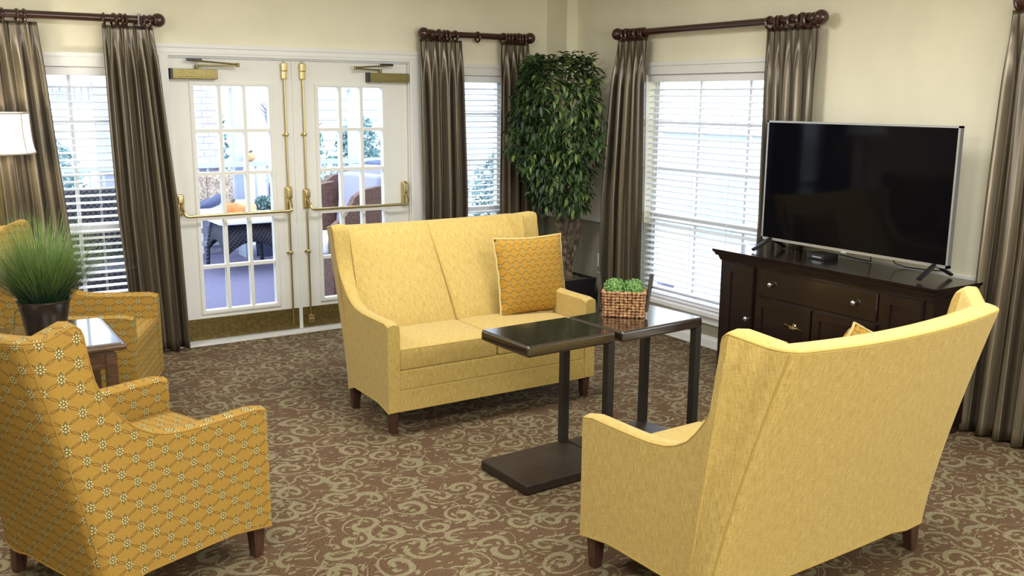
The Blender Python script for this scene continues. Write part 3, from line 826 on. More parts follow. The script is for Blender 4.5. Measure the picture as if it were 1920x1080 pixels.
# basket of greenery
def basket():
    t = thing('woven_basket', 'small woven basket with dark handles holding green sprigs', 'basket', (-1.835, -3.205, .702), R(-43))
    L, Wd, H = .195, .125, .125
    MB().rbox((-L/2+.006, -Wd/2+.006, .002), (L/2-.006, Wd/2-.006, H-.004), .004).build('lining', M['rope_dark'], t)
    b = MB(); rows, rnd = 9, random.Random(5)
    def bead(c, ax, ln, r):
        mt = Matrix.Translation(c) @ (Matrix.Identity(4) if ax == 'x' else Matrix.Rotation(pi/2, 4, 'Z'))
        n = 6; prof = [(-1, .35), (-.55, .85), (0, 1), (.55, .85), (1, .35)]
        rings = []
        for x, k in prof: rings.append([b.bm.verts.new(mt @ Vector((x*ln, r*k*cos(2*pi*q/n), r*k*sin(2*pi*q/n)))) for q in range(n)])
        for a, c2 in zip(rings, rings[1:]):
            for q in range(n): b.bm.faces.new((a[q], a[(q+1) % n], c2[(q+1) % n], c2[q]))
        b.bm.faces.new(rings[0][::-1]); b.bm.faces.new(rings[-1])
    for r in range(rows):
        z = .007+r*(H-.008)/(rows-1)*.98; fl = 1+.06*r/rows; big = 1.18 if r in (0, rows-1) else 1
        for side, ln, nb in (('x', L, 10), ('y', Wd, 6)):
            for sg in (-1, 1):
                for i in range(nb):
                    u = -ln/2+ln*(i+.5)/nb; off = (Wd/2 if side == 'x' else L/2)*sg*fl
                    p = (u*fl, off, z) if side == 'x' else (off, u*fl, z)
                    bead(Vector(p)+Vector((rnd.uniform(-.001, .001), rnd.uniform(-.001, .001), rnd.uniform(-.001, .001))), side, ln/nb*.54*fl, .0085*big*rnd.uniform(.9, 1.1))
    b.build('weave', M['rope'], t, kind='stuff', smooth=60)
    for sg in (-1, 1):
        pts = [(sg*(L/2+.012), 0, .02), (sg*(L/2+.02), 0, .09), (sg*(L/2+.030), 0, .16), (sg*(L/2+.036), 0, .212)]
        MB().tube(pts, .011, 8, r2=.016).build('handle', M['handle'], t)
    for cx in (-.047, .045):
        b = MB(); rnd = random.Random(int(cx*1000)+99)
        for i in range(520):
            th = rnd.uniform(0, 2*pi); cz = rnd.uniform(-.25, 1); rr = .052*rnd.uniform(.72, 1.08); s_ = sqrt(max(0, 1-cz*cz))
            p = Vector((cx+rr*s_*cos(th)*1.08, rr*s_*sin(th)*1.1, H+.006+rr*cz*.95))
            d = Vector((s_*cos(th), s_*sin(th), cz)).normalized(); q = d.orthogonal().normalized(); q.rotate(Matrix.Rotation(rnd.uniform(0, 6.3), 3, d)); w = d.cross(q)
            l_ = .010; tip = p+d*l_*.6+q*l_
            b.quad(p, p+q*l_*.5+w*.004, tip, p+q*l_*.5-w*.004)
        b.build('greenery', M['herb'], t, kind='stuff', smooth=0, recalc=False)
        # inner clump body
        bb = MB().lathe([(max(.003, .046*sin(pi*i/8)), -.046*cos(pi*i/8)) for i in range(9)], (cx, 0, H+.004), 12); bb.build('clump', M['herb'], t)
basket()

# ================================================================== media console and television
def console():
    t = thing('media_console', 'dark mahogany media console under the television', 'cabinet', (-.27, -3.29, 0))
    X0, X1, Y0, Y1, H = -.235, .130, -.745, .745, .845      # local: front at -x
    MB().box((X0+.012, Y0, .06), (X1, Y1, .775)).build('body', M['mahogany'], t, smooth=0)
    MB().box((X0+.03, Y0+.02, 0), (X1, Y1-.02, .06)).build('plinth', M['mahogany'], t, smooth=0)
    b = MB(); prof = [(.775, 0), (.790, .006), (.800, .010), (.806, .022), (.822, .028), (.828, .036), (.845, .040)]
    rings = []
    for z, o in prof: rings.append([b.bm.verts.new(Vector(q)) for q in ((X0-o, Y0-o, z), (X1, Y0-o, z), (X1, Y1+o, z), (X0-o, Y1+o, z))])
    for a, c in zip(rings, rings[1:]):
        for k in range(4): b.bm.faces.new((a[k], a[(k+1) % 4], c[(k+1) % 4], c[k]))
    b.bm.faces.new(rings[0][::-1]); b.bm.faces.new(rings[-1]); b.build('cornice', M['mahogany'], t, smooth=0)
    fx = X0+.012
    def lf(w0, w1, z0, z1, pr=.012, nm='door'):      # wall-frame y -> local
        a, c = w0+3.29, w1+3.29; y0, y1 = min(a, c), max(a, c)
        o = MB().rbox((fx-pr, y0, z0), (fx, y1, z1), .003, 1).build(nm, M['mahogany'], t); return o, y0, y1
    def panel(par, y0, y1, z0, z1, pr=.012):
        b = MB()
        for (a, c, l, h) in ((y0, y0+.05, z0, z1), (y1-.05, y1, z0, z1), (y0+.05, y1-.05, z0, z0+.05), (y0+.05, y1-.05, z1-.05, z1)): b.box((fx-pr-.008, a, l), (fx-pr+.001, c, h))
        b.build('rail_frame', M['mahogany'], par, smooth=0)
    def knob(par, wy, z, pr=.012):
        mt = Matrix.Translation((fx-pr, wy+3.29, z)) @ Matrix.Rotation(-pi/2, 4, 'Y')
        MB().lathe([(.007, 0), (.006, .012), (.014, .018), (.015, .024), (.010, .029), (.002, .031)], (0, 0, 0), 14, mt).build('knob', M['nickel'], par)
    d1, y0, y1 = lf(-2.60, -2.832, .10, .765); panel(d1, y0, y1, .10, .765); knob(d1, -2.808, .442, .02)
    d3, y0, y1 = lf(-3.748, -3.98, .10, .765); panel(d3, y0, y1, .10, .765); knob(d3, -3.775, .442, .02)
    dr, y0, y1 = lf(-2.868, -3.712, .60, .758, nm='drawer'); knob(dr, -2.979, .683); knob(dr, -3.575, .683)
    for (a, c, px) in ((-3.30, -3.712, -3.33),):
        d2, y0, y1 = lf(a, c, .10, .585); panel(d2, y0, y1, .10, .585); knob(d2, px, .36, .02)
    d4, y0, y1 = lf(-2.868, -3.285, .10, .585); panel(d4, y0, y1, .10, .585)
    # brass bail pull hanging on the left lower door
    b = MB().tube([(fx-.022, .150, .462), (fx-.036, .135, .455), (fx-.036, .105, .455), (fx-.022, .090, .462)], .004, 6).lathe([(.014, 0), (.010, .006)], (0, 0, 0), 12, Matrix.Translation((fx-.014, .122, .468)) @ Matrix.Rotation(-pi/2, 4, 'Y'))
    b.tube([(fx-.024, .19, .470), (fx-.024, .06, .455)], .003, 6); o = b.build('pull', M['brass'], d4)
    return t
console()
def tv():
    y0, y1, z0, z1 = -3.968, -2.690, .913, 1.648; cy = (y0+y1)/2
    t = thing('television', 'large flat television with silver frame standing on dark console', 'television', (-.28, cy, .845))
    w = (y1-y0)/2; l, h = z0-.845, z1-.845; f = -.022
    MB().box((f+.004, -w+.006, l+.006), (.006, w-.006, h-.006)).build('housing', M['black'], t, smooth=0)
    MB().rbox((.004, -w+.25, l+.05), (.045, w-.25, h-.25), .01).build('rear_case', M['black'], t)
    b = MB(); e = .011
    for (a, c, p, q) in ((-w, w, l, l+.016), (-w, w, h-e, h), (-w, -w+e, l, h), (w-e, w, l, h)): b.box((f-.002, a, p), (.008, c, q))
    b.build('bezel', M['silver'], t, smooth=0)
    MB().box((f+.0005, -w+e, l+.016), (f+.004, w-e, h-e)).build('screen', M['screen'], t, smooth=0)
    MB().rbox((f-.006, .012-.018, l-.010), (.0, .012+.018, l+.002), .003).build('badge', M['silver'], t)
    for s in (-1, 1):
        yy = s*(w-.075)
        b = MB().tube([(-.16, yy+s*.01, .016), (-.02, yy, l+.01)], .010, 8, r2=.016).tube([(.12, yy+s*.01, .016), (-.01, yy, l+.01)], .010, 8, r2=.016)
        b.build('foot', M['black'], t)
    return t
tv()
t = thing('cable_box', 'small black cable box on the console below the television', 'cable box', (-.26, -3.135, .845), R(-4))
MB().rbox((-.06, -.07, 0), (.06, .07, .034), .004).build('case', M['black'], t)
MB().box((-.0615, -.05, .012), (-.0595, .02, .02)).build('display', M['silver'], t, smooth=0)
def cord(label, pts):
    t = tag(MB().tube(pts, .0035, 6).build('power_cord', M['black']), label, 'cord'); return t
cord('thin black cord looping behind the television bottom, nearer the cable box', [(-.06, -3.10, .849), (-.10, -3.25, .849), (-.13, -3.38, .852), (-.16, -3.40, .87), (-.18, -3.40, .93)])
cord('thin black cord hanging behind the right half of the television', [(-.04, -3.78, .849), (-.09, -3.70, .849), (-.12, -3.60, .852), (-.16, -3.56, .87), (-.20, -3.55, .93)])

# ================================================================== ficus
def ficus():
    t = thing('potted_ficus', 'tall bushy ficus tree in a black square planter in the corner', 'plant', (-.30, -.57, 0))
    O = Vector(t.location)
    b = MB(); w0, w1 = .165, .195
    rings = []
    for w, z in ((w0, 0), (w1, .33), (w1-.02, .33), (w1-.022, .27)): rings.append([b.bm.verts.new(Vector((sx*w, sy*w, z))) for sx, sy in ((-1, -1), (1, -1), (1, 1), (-1, 1))])
    for a, c in zip(rings, rings[1:]):
        for k in range(4): b.bm.faces.new((a[k], a[(k+1) % 4], c[(k+1) % 4], c[k]))
    b.bm.faces.new(rings[0][::-1]); b.build('planter', M['planter'], t, smooth=0)
    b = MB(); rnd = random.Random(2); n = 12
    b.grid([[(-.172+.344*i/n, -.172+.344*j/n, .30+.018*rnd.random()) for i in range(n+1)] for j in range(n+1)]); b.build('moss', M['moss'], t)
    # stems
    stems = [([(0, 0, .29), (.02, -.02, .5), (-.03, .0, .75), (.05, -.03, 1.0), (.03, 0, 1.35)], .040, .018),
             ([(-.04, .02, .29), (.01, .02, .52), (.06, -.01, .78), (.02, .02, 1.05), (.10, .0, 1.4)], .036, .014),
             ([(.05, -.02, .29), (0, -.03, .5), (-.05, -.02, .72), (-.11, -.02, .95), (-.13, .0, 1.3)], .034, .014),
             ([(.06, .03, .29), (.06, -.02, .48), (.12, -.03, .66), (.13, 0, .9), (.12, .0, 1.3)], .026, .012),
             ([(-.05, -.04, .29), (-.03, -.05, .6), (-.10, -.03, .80), (-.05, -.02, 1.02), (-.02, .05, 1.4)], .024, .011)]
    for pts, r0, r1 in stems:
        q = []
        P_ = [Vector(p) for p in pts]
        for i in range(len(P_)-1):
            p0, p1, p2, p3 = P_[max(i-1, 0)], P_[i], P_[i+1], P_[min(i+2, len(P_)-1)]
            for k in range(6):
                s = k/6; q.append(.5*((2*p1)+(p2-p0)*s+(2*p0-5*p1+4*p2-p3)*s*s+(3*p1-p0-3*p2+p3)*s**3))
        q.append(P_[-1]); MB().tube(q, lambda f: (r0+(r1-r0)*f)*(1+.12*sin(f*23)), 8).build('stem', M['bark'], t)
    # leaves
    def leafmesh(m, k):
        b = MB(); l, w = .074, .016
        p = [(0, 0, 0), (.30*l, w*.9, .004), (.62*l, w*.75, .002), (l, 0, -.012), (.62*l, -w*.75, .002), (.30*l, -w*.9, .004), (.33*l, 0, -.003), (.66*l, 0, -.006)]
        v = [b.bm.verts.new(Vector((x, y, z+k*x*x*-2))) for x, y, z in p]
        for f in ((0, 6, 1), (1, 6, 7, 2), (2, 7, 3), (0, 5, 6), (5, 4, 7, 6), (4, 3, 7)): b.bm.faces.new([v[i] for i in f])
        o = b.build('leaf', m, None, smooth=180, recalc=False); me = o.data; bpy.data.objects.remove(o); return me
    meshes = [leafmesh(M['leaf1'], .5), leafmesh(M['leaf2'], 1.2), leafmesh(M['leaf3'], 1.5), leafmesh(M['leaf2'], .2), leafmesh(M['leaf1'], 2.0)]
    rnd = random.Random(21); leaves = []
    cen = Vector((0, 0, 1.50)); vd = (Vector((CAM.x, CAM.y, 0))-Vector((O.x, O.y, 0))).normalized(); rv = Vector((-vd.y, vd.x, 0))
    while len(leaves) < 3600:
        # superellipsoid crown, flat on top, looser and narrower below
        th = rnd.uniform(0, 2*pi); cz = rnd.uniform(-1, 1); rad = rnd.uniform(.30, 1)**.5
        z = cz*.60; taper = 1.0 if cz > -.25 else 1-.38*(-.25-cz)/.75
        taper *= (1-max(0, cz-.55)**2*1.6)
        lump = 1+.10*sin(3*th+5*cz)+.06*sin(7*th-9*cz)
        rr = .425*rad*taper*lump
        p = cen+Vector((rr*cos(th), rr*sin(th), z+rnd.uniform(-.03, .03)))
        if cz < -.55 and rnd.random() < .62: continue
        wx, wy = p.x+O.x, p.y+O.y
        if wx > -.15 or wy > -.27: continue
        if wx > -.25 and -1.40 < wy < -.76: continue
        if wx > -.26 and wy > -.42: continue
        yaw = th+rnd.uniform(-1.6, 1.6); pit = rnd.uniform(.1, 1.45) if cz < .6 else rnd.uniform(-.6, .8)
        depth = (p-cen).dot(vd); shell = rad
        leaves.append((depth+shell*.6+rnd.uniform(0, .08), p, yaw, pit, rnd.uniform(-.6, .6), rnd.uniform(.75, 1.15)))
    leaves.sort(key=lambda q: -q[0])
    def mtx(L):
        _, p, yaw, pit, roll, s = L
        return Matrix.Translation(p) @ Matrix.Rotation(yaw, 4, 'Z') @ Matrix.Rotation(pit, 4, 'Y') @ Matrix.Rotation(roll, 4, 'X') @ Matrix.Scale(s, 4)
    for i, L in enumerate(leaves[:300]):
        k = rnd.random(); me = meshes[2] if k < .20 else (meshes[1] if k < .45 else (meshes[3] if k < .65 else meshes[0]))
        o = bpy.data.objects.new('leaf', me); COL.objects.link(o); o.parent = t; o.matrix_local = mtx(L)
    b = MB()
    base = meshes[0]; vco = [v.co.copy() for v in base.vertices]; fcs = [list(p.vertices) for p in base.polygons]
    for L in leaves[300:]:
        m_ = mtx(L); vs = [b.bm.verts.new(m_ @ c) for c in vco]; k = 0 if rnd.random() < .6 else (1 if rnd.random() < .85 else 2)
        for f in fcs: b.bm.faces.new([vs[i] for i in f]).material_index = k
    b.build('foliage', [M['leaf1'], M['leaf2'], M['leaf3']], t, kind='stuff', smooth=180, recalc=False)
    # twigs carrying the leaves
    b = MB()
    for i in range(46):
        th = rnd.uniform(0, 2*pi); z0 = rnd.uniform(.95, 1.6); r_ = rnd.uniform(.2, .36)
        a = Vector((.05*cos(th), .05*sin(th), z0)); c = Vector((r_*cos(th), r_*sin(th), min(2.02, z0+rnd.uniform(.05, .5))))
        if c.x+O.x > -.1 or c.y+O.y > -.22 or (c.x+O.x > -.26 and c.y+O.y > -.36): continue
        if c.x+O.x > -.22 and c.y+O.y < -.78: continue
        mid = (a+c)/2+Vector((0, 0, .06)); b.tube([a, mid, c, c+Vector((.04*cos(th), .04*sin(th), -.07)) if c.x+O.x < -.25 and c.y+O.y < -.4 else c+Vector((0, 0, -.05))], .004, 5)
    b.build('twigs', M['bark'], t, kind='stuff')
ficus()

# ================================================================== side table, grass plant, lamp
t = thing('side_table', 'walnut side table with pale reflections between the two floral chairs', 'table', (-4.36, -2.0, 0))
MB().rbox((-.32, -.315, .622), (.32, .315, .650), .010, 3).build('tabletop', M['walnut'], t)
MB().rbox((-.298, -.292, .648), (.298, .292, .656), .003, 2).build('inlay', M['tabletop'], t)
MB().box((-.27, -.265, .53), (.27, .265, .622)).build('apron', M['walnut'], t, smooth=0)
MB().lathe([(.004, 0), (.009, .004), (.009, .012)], (0, 0, 0), 10, Matrix.Translation((.270, .0, .575)) @ Matrix.Rotation(pi/2, 4, 'Y')).build('knob', M['iron'], t)
MB().box((-.25, -.245, .14), (.25, .245, .16)).build('shelf', M['walnut'], t, smooth=0)
for sx in (-1, 1):
    for sy in (-1, 1):
        MB().rbox((sx*.255-.025, sy*.25-.025, 0), (sx*.255+.025, sy*.25+.025, .6), .004, 1).build('leg', M['walnut'], t)
def grass():
    t = thing('potted_grass', 'tall feathery green grass in a bronze pot on side table', 'plant', (-4.335, -2.0, .656))
    prof = [(.078, 0), (.086, .01), (.100, .10), (.112, .165), (.118, .172), (.118, .180), (.108, .180), (.104, .165)]
    MB().lathe(prof, (0, 0, 0), 28, cap=False).lathe([(.001, .001), (.078, 0)], (0, 0, 0), 28, cap=False).build('pot', M['pot'], t)
    MB().lathe([(.001, .166), (.05, .168), (.105, .160)], (0, 0, 0), 20, cap=False).build('moss', M['moss'], t)
    b = MB(); rnd = random.Random(8); lay = b.uv
    for i in range(2300):
        th = rnd.uniform(0, 2*pi); k = rnd.random()**.65; r0 = .085*rnd.random()**.5; L = rnd.uniform(.26, .46)*(1-.12*k); lean = k*1.0+rnd.uniform(-.08, .08)
        droop = rnd.uniform(0, .5)*k; w = rnd.uniform(.0012, .0021); px, py, pz = r0*cos(th+rnd.uniform(-.5, .5)), r0*sin(th+rnd.uniform(-.5, .5)), .163
        sd = Vector((-sin(th), cos(th), 0)); prev = None
        for s in range(6):
            f = s/5; a = lean+droop*f*f*1.6; q = Vector((px, py, pz)); ww = w*(1-f*.85)
            pair = (b.bm.verts.new(q-sd*ww), b.bm.verts.new(q+sd*ww))
            if prev:
                fc = b.bm.faces.new((prev[0], prev[1], pair[1], pair[0]))
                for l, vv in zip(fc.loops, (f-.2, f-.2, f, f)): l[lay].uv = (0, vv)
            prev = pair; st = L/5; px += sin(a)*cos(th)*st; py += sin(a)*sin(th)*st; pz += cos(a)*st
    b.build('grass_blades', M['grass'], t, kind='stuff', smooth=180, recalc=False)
    MB().tube([(-.10, -.06, .165), (-.128, -.05, .14), (-.138, -.055, .07), (-.15, -.06, .004)], .0025, 6).build('tie_cord', M['moss'], t)
grass()
def lamp():
    t = thing('floor_lamp', 'lit floor lamp with white panelled shade at left edge', 'lamp', (-4.345, -.38, 0))
    MB().lathe([(.14, 0), (.14, .012), (.05, .03), (.018, .05), (.012, .10), (.012, 1.40), (.02, 1.42), (.02, 1.50)], (0, 0, 0), 18).build('stand', M['brass_dull'], t)
    b = MB(); n = 48; zs = [1.43, 1.46, 1.50, 1.55, 1.60, 1.64, 1.665]; rs = [.212, .203, .197, .193, .191, .190, .190]
    for off in (0, -.003):
        b.grid([[((r+off)*(1-.025*abs(sin(4*2*pi*i/n/1)))*cos(2*pi*i/n), (r+off)*(1-.025*abs(sin(4*2*pi*i/n)))*sin(2*pi*i/n), z) for i in range(n+1)] for r, z in zip(rs, zs)])
    sh = b.build('lamp_shade', M['shade'], t, smooth=180, recalc=False)
    for k in range(8):
        a = 2*pi*k/8; MB().tube([((r+.001)*cos(a), (r+.001)*sin(a), z) for r, z in zip(rs, zs)], .0035, 6).build('seam', M['shade_trim'], sh)
    for r, z in ((rs[0], zs[0]), (rs[-1], zs[-1])):
        MB().tube([(r*(1-.025*abs(sin(8*pi*i/n)))*cos(2*pi*i/n), r*(1-.025*abs(sin(8*pi*i/n)))*sin(2*pi*i/n), z) for i in range(n)], .005, 6, closed=True).build('trim_band', M['shade_trim'], sh)
    l = bpy.data.lights.new('bulb', 'POINT'); l.energy = 14; l.color = (1, .9, .75); l.shadow_soft_size = .05
    o = bpy.data.objects.new('bulb', l); o.parent = t; o.location = (0, 0, 1.56); COL.objects.link(o)
lamp()

# ================================================================== outdoors
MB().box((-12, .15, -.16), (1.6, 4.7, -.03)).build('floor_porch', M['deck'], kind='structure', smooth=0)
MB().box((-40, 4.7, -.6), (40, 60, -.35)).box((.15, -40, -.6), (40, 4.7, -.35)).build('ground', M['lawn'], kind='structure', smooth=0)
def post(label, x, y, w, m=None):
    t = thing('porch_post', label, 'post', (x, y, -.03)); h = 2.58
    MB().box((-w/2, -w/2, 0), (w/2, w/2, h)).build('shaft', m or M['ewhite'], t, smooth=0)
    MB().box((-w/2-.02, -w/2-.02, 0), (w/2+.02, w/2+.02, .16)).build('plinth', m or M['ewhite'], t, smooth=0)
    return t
post('white porch post seen through the middle panes of left glass door', -1.46, 4.40, .11)
post('white porch post seen through the right glass door', .03, 4.40, .14)
post('white porch post seen through the blind of the left window', -2.93, 4.40, .16)
# brick pier with individual courses
t = thing('brick_pier', 'pale painted brick pier outside the left glass door', 'pier', (-1.815, 4.42, -.03))
MB().box((-.125, -.105, 0), (.125, .105, 2.58)).build('core', M['ebrick'], t, smooth=0)
bm_ = MB().rbox((-.06, -.012, -.03), (.06, .012, .03), .004, 1).build('brick', M['ebrick'], t)
first = True
for r in range(34):
    for c in range(3):
        x = -.125+.125*c+(.0 if r % 2 else .0625)
        if x > .10 or x < -.126: continue
        o = bm_ if first else bm_.copy()
        if not first: COL.objects.link(o)
        first = False; o.location = (min(x+.0625-.0625, .07), -.099-random.uniform(0, .003), .05+r*.074)
# railing
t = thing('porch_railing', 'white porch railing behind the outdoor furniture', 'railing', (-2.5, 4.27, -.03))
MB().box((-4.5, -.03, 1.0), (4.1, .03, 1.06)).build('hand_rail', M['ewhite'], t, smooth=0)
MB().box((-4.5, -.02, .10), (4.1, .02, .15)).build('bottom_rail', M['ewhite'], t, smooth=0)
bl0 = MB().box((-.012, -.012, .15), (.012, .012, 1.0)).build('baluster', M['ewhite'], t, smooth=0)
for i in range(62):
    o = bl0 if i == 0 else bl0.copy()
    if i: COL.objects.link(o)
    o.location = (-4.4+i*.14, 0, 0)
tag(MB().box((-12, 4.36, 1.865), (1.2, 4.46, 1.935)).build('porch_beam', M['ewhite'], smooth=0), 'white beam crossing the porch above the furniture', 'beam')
# wicker coffee table
t = thing('wicker_coffee_table', 'charcoal wicker table with white top outside the left door', 'table', (-1.82, 3.15, -.03))
b = MB()
def skirt(p, q, n=10):
    p, q = Vector(p), Vector(q); rows = [[], []]
    for i in range(n+1):
        f = i/n; c = p.lerp(q, f); rows[0].append((c.x, c.y, .17+.16*(1-(2*f-1)**2))); ins = Vector((c.x*.80, c.y*.86, .53)); rows[1].append(ins)
    b.grid(rows)
cs = [(-.30, -.34), (.30, -.34), (.30, .34), (-.30, .34)]
for i in range(4): skirt((*cs[i], 0), (*cs[(i+1) % 4], 0))
o = b.build('skirt', M['wick_dark'], t); md = o.modifiers.new('thickness', 'SOLIDIFY'); md.thickness = .015
for x, y in cs: MB().tube([(x*1.0, y*1.0, 0), (x*.97, y*.97, .2), (x*.80, y*.86, .53)], .022, 8).build('leg', M['wick_dark'], t)
MB().rbox((-.36, -.42, .525), (.44, .42, .56), .008).build('tabletop', M['lav_white'], t)  # white colour stands in for the bright reflection on a glass top
def pumpkin(label, loc, r, m):
    t = thing('pumpkin', label, 'pumpkin', loc); b = MB(); n, v = 36, 12; rows = []
    for j in range(v+1):
        ph = pi*j/v; row = []
        for i in range(n+1):
            th = 2*pi*i/n; rr = r*max(.03, sin(ph))**.8*(1+.07*abs(cos(5*th))-.04)
            row.append((rr*cos(th), rr*sin(th), r*.82-cos(ph)*r*.82*(1 if j < v*.8 else .96)))
        rows.append(row)
    b.grid(rows); bmesh.ops.remove_doubles(b.bm, verts=b.bm.verts[:], dist=1e-4); b.build('rind', m, t, smooth=60)
    MB().tube([(0, 0, r*1.5), (.01, .0, r*1.7), (.03, .01, r*1.85)], lambda f: .02-.008*f, 7).build('stem', M['stem'], t)
pumpkin('deep orange pumpkin on the porch table beyond the left door', (-1.97, 3.0, .53), .105, M['pumpkin'])
pumpkin('paler orange pumpkin just behind the deep orange one', (-1.775, 3.13, .53), .10, M['pumpkin2'])
pumpkin('small pale pumpkin on the porch railing far outside', (-1.36, 4.27, 1.03), .065, M['pumpkin2'])
# crate with crow ornament and straw bale
t = thing('white_crate', 'low white crate on porch table holding a dark bird ornament', 'crate', (-2.10, 3.32, .53), R(5))
for (lo, hi) in (((-.16, -.1, 0), (.16, -.085, .09)), ((-.16, .085, 0), (.16, .1, .09)), ((-.16, -.085, 0), (-.145, .085, .09)), ((.145, -.085, 0), (.16, .085, .09)), ((-.145, -.085, 0), (.145, .085, .06))):
    MB().box(lo, hi).build('board', M['lav_white'], t, smooth=0)
t = thing('bird_ornament', 'dark blue-grey bird ornament resting in the white crate', 'ornament', (-2.10, 3.32, .60), R(18))
MB().tube([(-.17, 0, .03), (-.10, 0, .045), (-.02, 0, .06), (.06, 0, .085), (.11, 0, .12), (.15, 0, .125), (.19, 0, .115)], lambda f: .012+.045*sin(pi*min(1, f*1.05))**1.2, 10).build('body', M['navy'], t)
MB().tube([(-.15, .03, .05), (-.04, .05, .08), (.05, .03, .09)], lambda f: .01+.018*sin(pi*f), 8).build('wing', M['navy'], t)
t = thing('porch_bench', 'white porch bench supporting the straw bale outside', 'bench', (-1.92, 3.92, -.03))
MB().box((-.40, -.16, .60), (.40, .16, .64)).build('seat', M['ewhite'], t, smooth=0)
for x in (-.34, .34): MB().box((x-.03, -.14, 0), (x+.03, .14, .60)).build('leg', M['ewhite'], t, smooth=0)
t = thing('straw_bale', 'pale straw bale on the porch bench beyond left door', 'straw bale', (-1.93, 3.92, .61))
b = MB().rbox((-.21, -.15, 0), (.21, .15, .32), .02, 3); b.build('bale', M['straw'], t)
b = MB(); rnd = random.Random(4)
for i in range(260):
    p = Vector((rnd.uniform(-.21, .21), -.15, rnd.uniform(.01, .32))); d = Vector((rnd.uniform(-.4, .4), -rnd.uniform(.1, .5), rnd.uniform(-1, 1))).normalized()*.05
    b.quad(p, p+Vector((.003, 0, 0)), p+d+Vector((.003, 0, 0)), p+d)
b.build('loose_straw', M['straw'], t, kind='stuff', recalc=False, smooth=0)
for x in (-.08, .08): MB().tube([(x, -.152, 0), (x, -.152, .32)], .003, 5).build('twine', M['stem'], t)
def planter(label, x, y, h, r, crown, m):
    t = thing('porch_planter', label, 'plant', (x, y, -.03))
    MB().lathe([(r*.75, 0), (r, h), (r*.9, h), (r*.85, h-.04)], (0, 0, 0), 18).build('pot', M['navy'], t)
    b = MB(); rnd = random.Random(int(abs(x*100)))
    for i in range(420):
        th = rnd.uniform(0, 2*pi); cz = rnd.uniform(-.8, 1); s_ = sqrt(1-cz*cz)*rnd.uniform(.5, 1); p = Vector((crown*s_*cos(th), crown*s_*sin(th), h+crown*(.7+cz)))
        d = Vector((rnd.uniform(-1, 1), rnd.uniform(-1, 1), rnd.uniform(-.3, 1))).normalized()*.05; q = d.orthogonal().normalized()*.016
        b.quad(p, p+d*.5+q, p+d, p+d*.5-q)
    b.build('foliage', m, t, kind='stuff', recalc=False, smooth=0)
planter('slate blue pot with a small bush right of the straw bale', -1.36, 3.85, .50, .13, .10, M['shrub2'])
planter('pot with low green plant seen in right panes of left door', -1.16, 3.40, .40, .12, .11, M['shrub'])
# wrought iron chair
t = thing('iron_chair', 'dark iron garden chair partly hidden by left door edge', 'chair', (-1.02, 3.92, -.03))
MB().lathe([(.2, .44), (.2, .46)], (0, 0, 0), 18).build('seat', M['navy'], t)
for a in range(4): MB().tube([(.16*cos(pi/4+a*pi/2), .16*sin(pi/4+a*pi/2), .44), (.22*cos(pi/4+a*pi/2), .22*sin(pi/4+a*pi/2), 0)], .012, 6).build('leg', M['navy'], t)
MB().tube([(-.19, .1, .45)]+[(-.19*cos(pi*i/10), .14, .75+.2*sin(pi*i/10)) for i in range(11)]+[(.19, .1, .45)], .012, 6).tube([(-.16, .13, .55), (0, .14, .85), (.16, .13, .55)], .01, 6).build('backrest', M['navy'], t)
# wicker armchairs with lavender cushions seen through the right door
def wicker_chair(label, x, y, rz, wick, cush, seatm):
    t = thing('wicker_armchair', label, 'armchair', (x, y, -.03), rz)     # faces -x
    b = MB(); pts = [(-.36, .0), (.36, .0), (.40, .88), (.30, .97), (.18, 1.0), (.02, .98), (-.10, .92), (-.20, .76), (-.36, .66)]
    for y0 in (-.40, .33):
        fr = [b.bm.verts.new(Vector((px, y0, pz))) for px, pz in pts]; bk = [b.bm.verts.new(Vector((px, y0+.07, pz))) for px, pz in pts]
        b.bm.faces.new(fr); b.bm.faces.new(bk[::-1])
        for i in range(len(pts)): b.bm.faces.new((fr[i], bk[i], bk[(i+1) % len(pts)], fr[(i+1) % len(pts)]))
    b.build('side_panel', wick, t, smooth=0)
    MB().box((-.36, -.33, .02), (.36, .33, .40)).build('base', wick, t, smooth=0)
    MB().box((.30, -.33, .38), (.38, .33, .95)).build('back_frame', wick, t, smooth=0)
    MB().rbox((-.38, -.32, .40), (.26, .32, .54), .05, 4).build('seat_cushion', seatm, t)
    MB().rbox((-.07, -.32, 0), (.07, .32, .60), .05, 4, Matrix.Translation((.20, 0, .50)) @ Matrix.Rotation(R(10), 4, 'Y')).build('back_cushion', cush, t)
    return t
wicker_chair('brown wicker armchair with lavender cushions just outside right door', -1.38, 1.55, R(12), M['wick_brown'], M['lav'], M['lav_white'])
wicker_chair('brown wicker armchair with lavender cushions farther along the porch', -.80, 2.50, R(25), M['wick_brown'], M['lav'], M['lav'])
wicker_chair('slate blue porch chair deeper on the porch than both brown ones', -.22, 3.62, R(-60), M['navy'], M['navy'], M['navy'])
wicker_chair('dark porch chair seen low through the left window blind', -3.52, 1.0, R(90), M['wick_dark'], M['wick_dark'], M['wick_dark'])
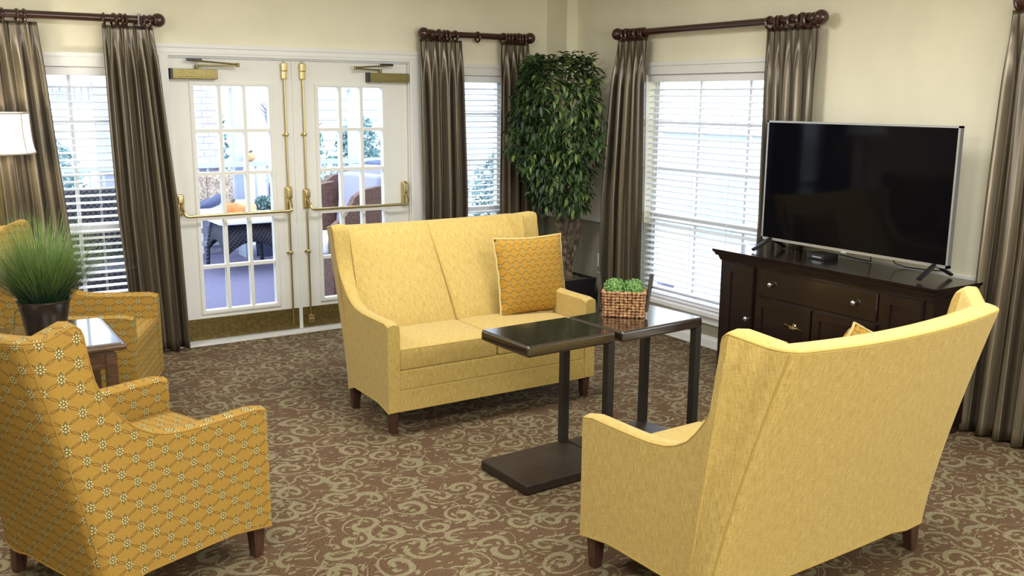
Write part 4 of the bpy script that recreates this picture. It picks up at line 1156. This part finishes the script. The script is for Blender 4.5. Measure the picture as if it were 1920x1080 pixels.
# shrubs and a bare tree beyond the porch
def bush(label, x, y, r, h, m, n=1500, seed=1):
    t = thing('garden_shrub', label, 'shrub', (x, y, -.35)); b = MB(); rnd = random.Random(seed)
    for i in range(n):
        th = rnd.uniform(0, 2*pi); cz = rnd.uniform(0, 1); rr = r*(rnd.random()**.4)*sqrt(max(0, 1-(2*cz-.85)**2*.7)); p = Vector((rr*cos(th), rr*sin(th), h*cz))
        d = Vector((rnd.uniform(-1, 1), rnd.uniform(-1, 1), rnd.uniform(-.4, 1))).normalized()*.10; q = d.orthogonal().normalized()*.03
        b.quad(p, p+d*.5+q, p+d, p+d*.5-q)
    b.build('foliage', m, t, kind='stuff', recalc=False, smooth=0)
    for k in range(3): MB().tube([(.05*cos(k*2), .05*sin(k*2), 0), (.2*cos(k*2), .2*sin(k*2), h*.7)], .02, 6).build('stem', M['ebark'], t)
bush('green shrub behind the porch post in the right door', -.28, 5.5, .42, 1.85, M['shrub'], seed=1)
bush('blue-green shrub at the right panes of the right door', .75, 5.9, .42, 1.8, M['shrub2'], seed=2)
bush('blue-green bush in the middle panes of the left door', -1.05, 7.5, .38, 2.1, M['shrub2'], seed=3)
bush('green shrub beyond the small window near the ficus', 3.2, 5.8, .6, 1.3, M['shrub2'], seed=4)
bush('pale shrub at the left window beyond the porch', -3.2, 7.5, .6, 1.5, M['shrub2'], seed=5)
t = thing('bare_tree', 'small leafless tree beyond the railing in left door', 'tree', (-.05, 6.6, -.35)); rnd = random.Random(12); b = MB()
def br(p, d, l, r, lv):
    q = p+d*l; b.tube([p, (p+q)/2+Vector((rnd.uniform(-.02, .02),)*3), q], r, 5)
    if lv:
        for _ in range(3): br(q, (d+Vector((rnd.uniform(-.8, .8), rnd.uniform(-.8, .8), rnd.uniform(-.2, .5)))).normalized(), l*.68, r*.6, lv-1)
br(Vector((0, 0, 0)), Vector((0, 0, 1)), .8, .035, 4); b.build('branches', M['ebark'], t)
# neighbouring house with siding
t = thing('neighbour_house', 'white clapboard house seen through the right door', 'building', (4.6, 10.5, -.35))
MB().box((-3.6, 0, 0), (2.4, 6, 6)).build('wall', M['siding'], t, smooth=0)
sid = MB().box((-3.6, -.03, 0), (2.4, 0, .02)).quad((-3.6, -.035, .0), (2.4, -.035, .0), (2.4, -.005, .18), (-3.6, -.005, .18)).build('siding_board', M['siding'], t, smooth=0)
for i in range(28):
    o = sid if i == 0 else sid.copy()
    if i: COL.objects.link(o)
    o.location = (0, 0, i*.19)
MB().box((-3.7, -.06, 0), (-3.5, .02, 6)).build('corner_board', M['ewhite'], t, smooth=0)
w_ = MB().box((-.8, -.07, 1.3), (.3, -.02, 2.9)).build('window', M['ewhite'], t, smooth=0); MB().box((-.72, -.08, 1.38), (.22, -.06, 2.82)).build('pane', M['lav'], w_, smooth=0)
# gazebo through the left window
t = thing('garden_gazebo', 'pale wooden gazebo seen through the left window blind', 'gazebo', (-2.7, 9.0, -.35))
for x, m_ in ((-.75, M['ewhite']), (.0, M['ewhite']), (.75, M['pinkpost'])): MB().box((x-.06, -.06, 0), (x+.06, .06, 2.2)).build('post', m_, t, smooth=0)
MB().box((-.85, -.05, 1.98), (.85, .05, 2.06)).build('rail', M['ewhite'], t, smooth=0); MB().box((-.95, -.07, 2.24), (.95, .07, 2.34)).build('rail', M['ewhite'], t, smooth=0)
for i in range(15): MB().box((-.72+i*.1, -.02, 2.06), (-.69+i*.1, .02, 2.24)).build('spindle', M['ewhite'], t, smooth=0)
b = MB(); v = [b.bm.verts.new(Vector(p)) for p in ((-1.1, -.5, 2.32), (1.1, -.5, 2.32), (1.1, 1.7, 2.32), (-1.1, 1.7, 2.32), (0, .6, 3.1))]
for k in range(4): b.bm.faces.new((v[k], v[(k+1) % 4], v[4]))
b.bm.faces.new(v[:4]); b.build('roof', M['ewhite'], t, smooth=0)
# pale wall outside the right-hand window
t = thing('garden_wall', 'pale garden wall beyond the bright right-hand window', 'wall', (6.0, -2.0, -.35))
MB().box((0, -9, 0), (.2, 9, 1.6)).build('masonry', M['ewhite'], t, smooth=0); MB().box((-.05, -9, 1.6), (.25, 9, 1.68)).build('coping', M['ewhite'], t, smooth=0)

# ------------------------------------------------------------------ groups of look-alikes
GROUPS = {'curtain': 'striped satin curtains', 'curtain_rod': 'dark wooden curtain rods', 'window_blind': 'white window blinds', 'wicker_armchair': 'porch armchairs', 'pumpkin': 'pumpkins on the porch',
          'garden_shrub': 'shrubs beyond the porch', 'porch_post': 'white porch posts', 'armchair': 'ochre floral armchairs', 'loveseat': 'mustard yellow loveseats', 'pull_up_table': 'espresso pull-up tables',
          'throw_pillow': 'ochre lattice cushions', 'porch_planter': 'potted plants on the porch', 'power_cord': 'cords behind the television'}
for o in SC.objects:
    g = GROUPS.get(o.name.split('.')[0])
    if g and not o.parent and 'category' in o: o['group'] = g
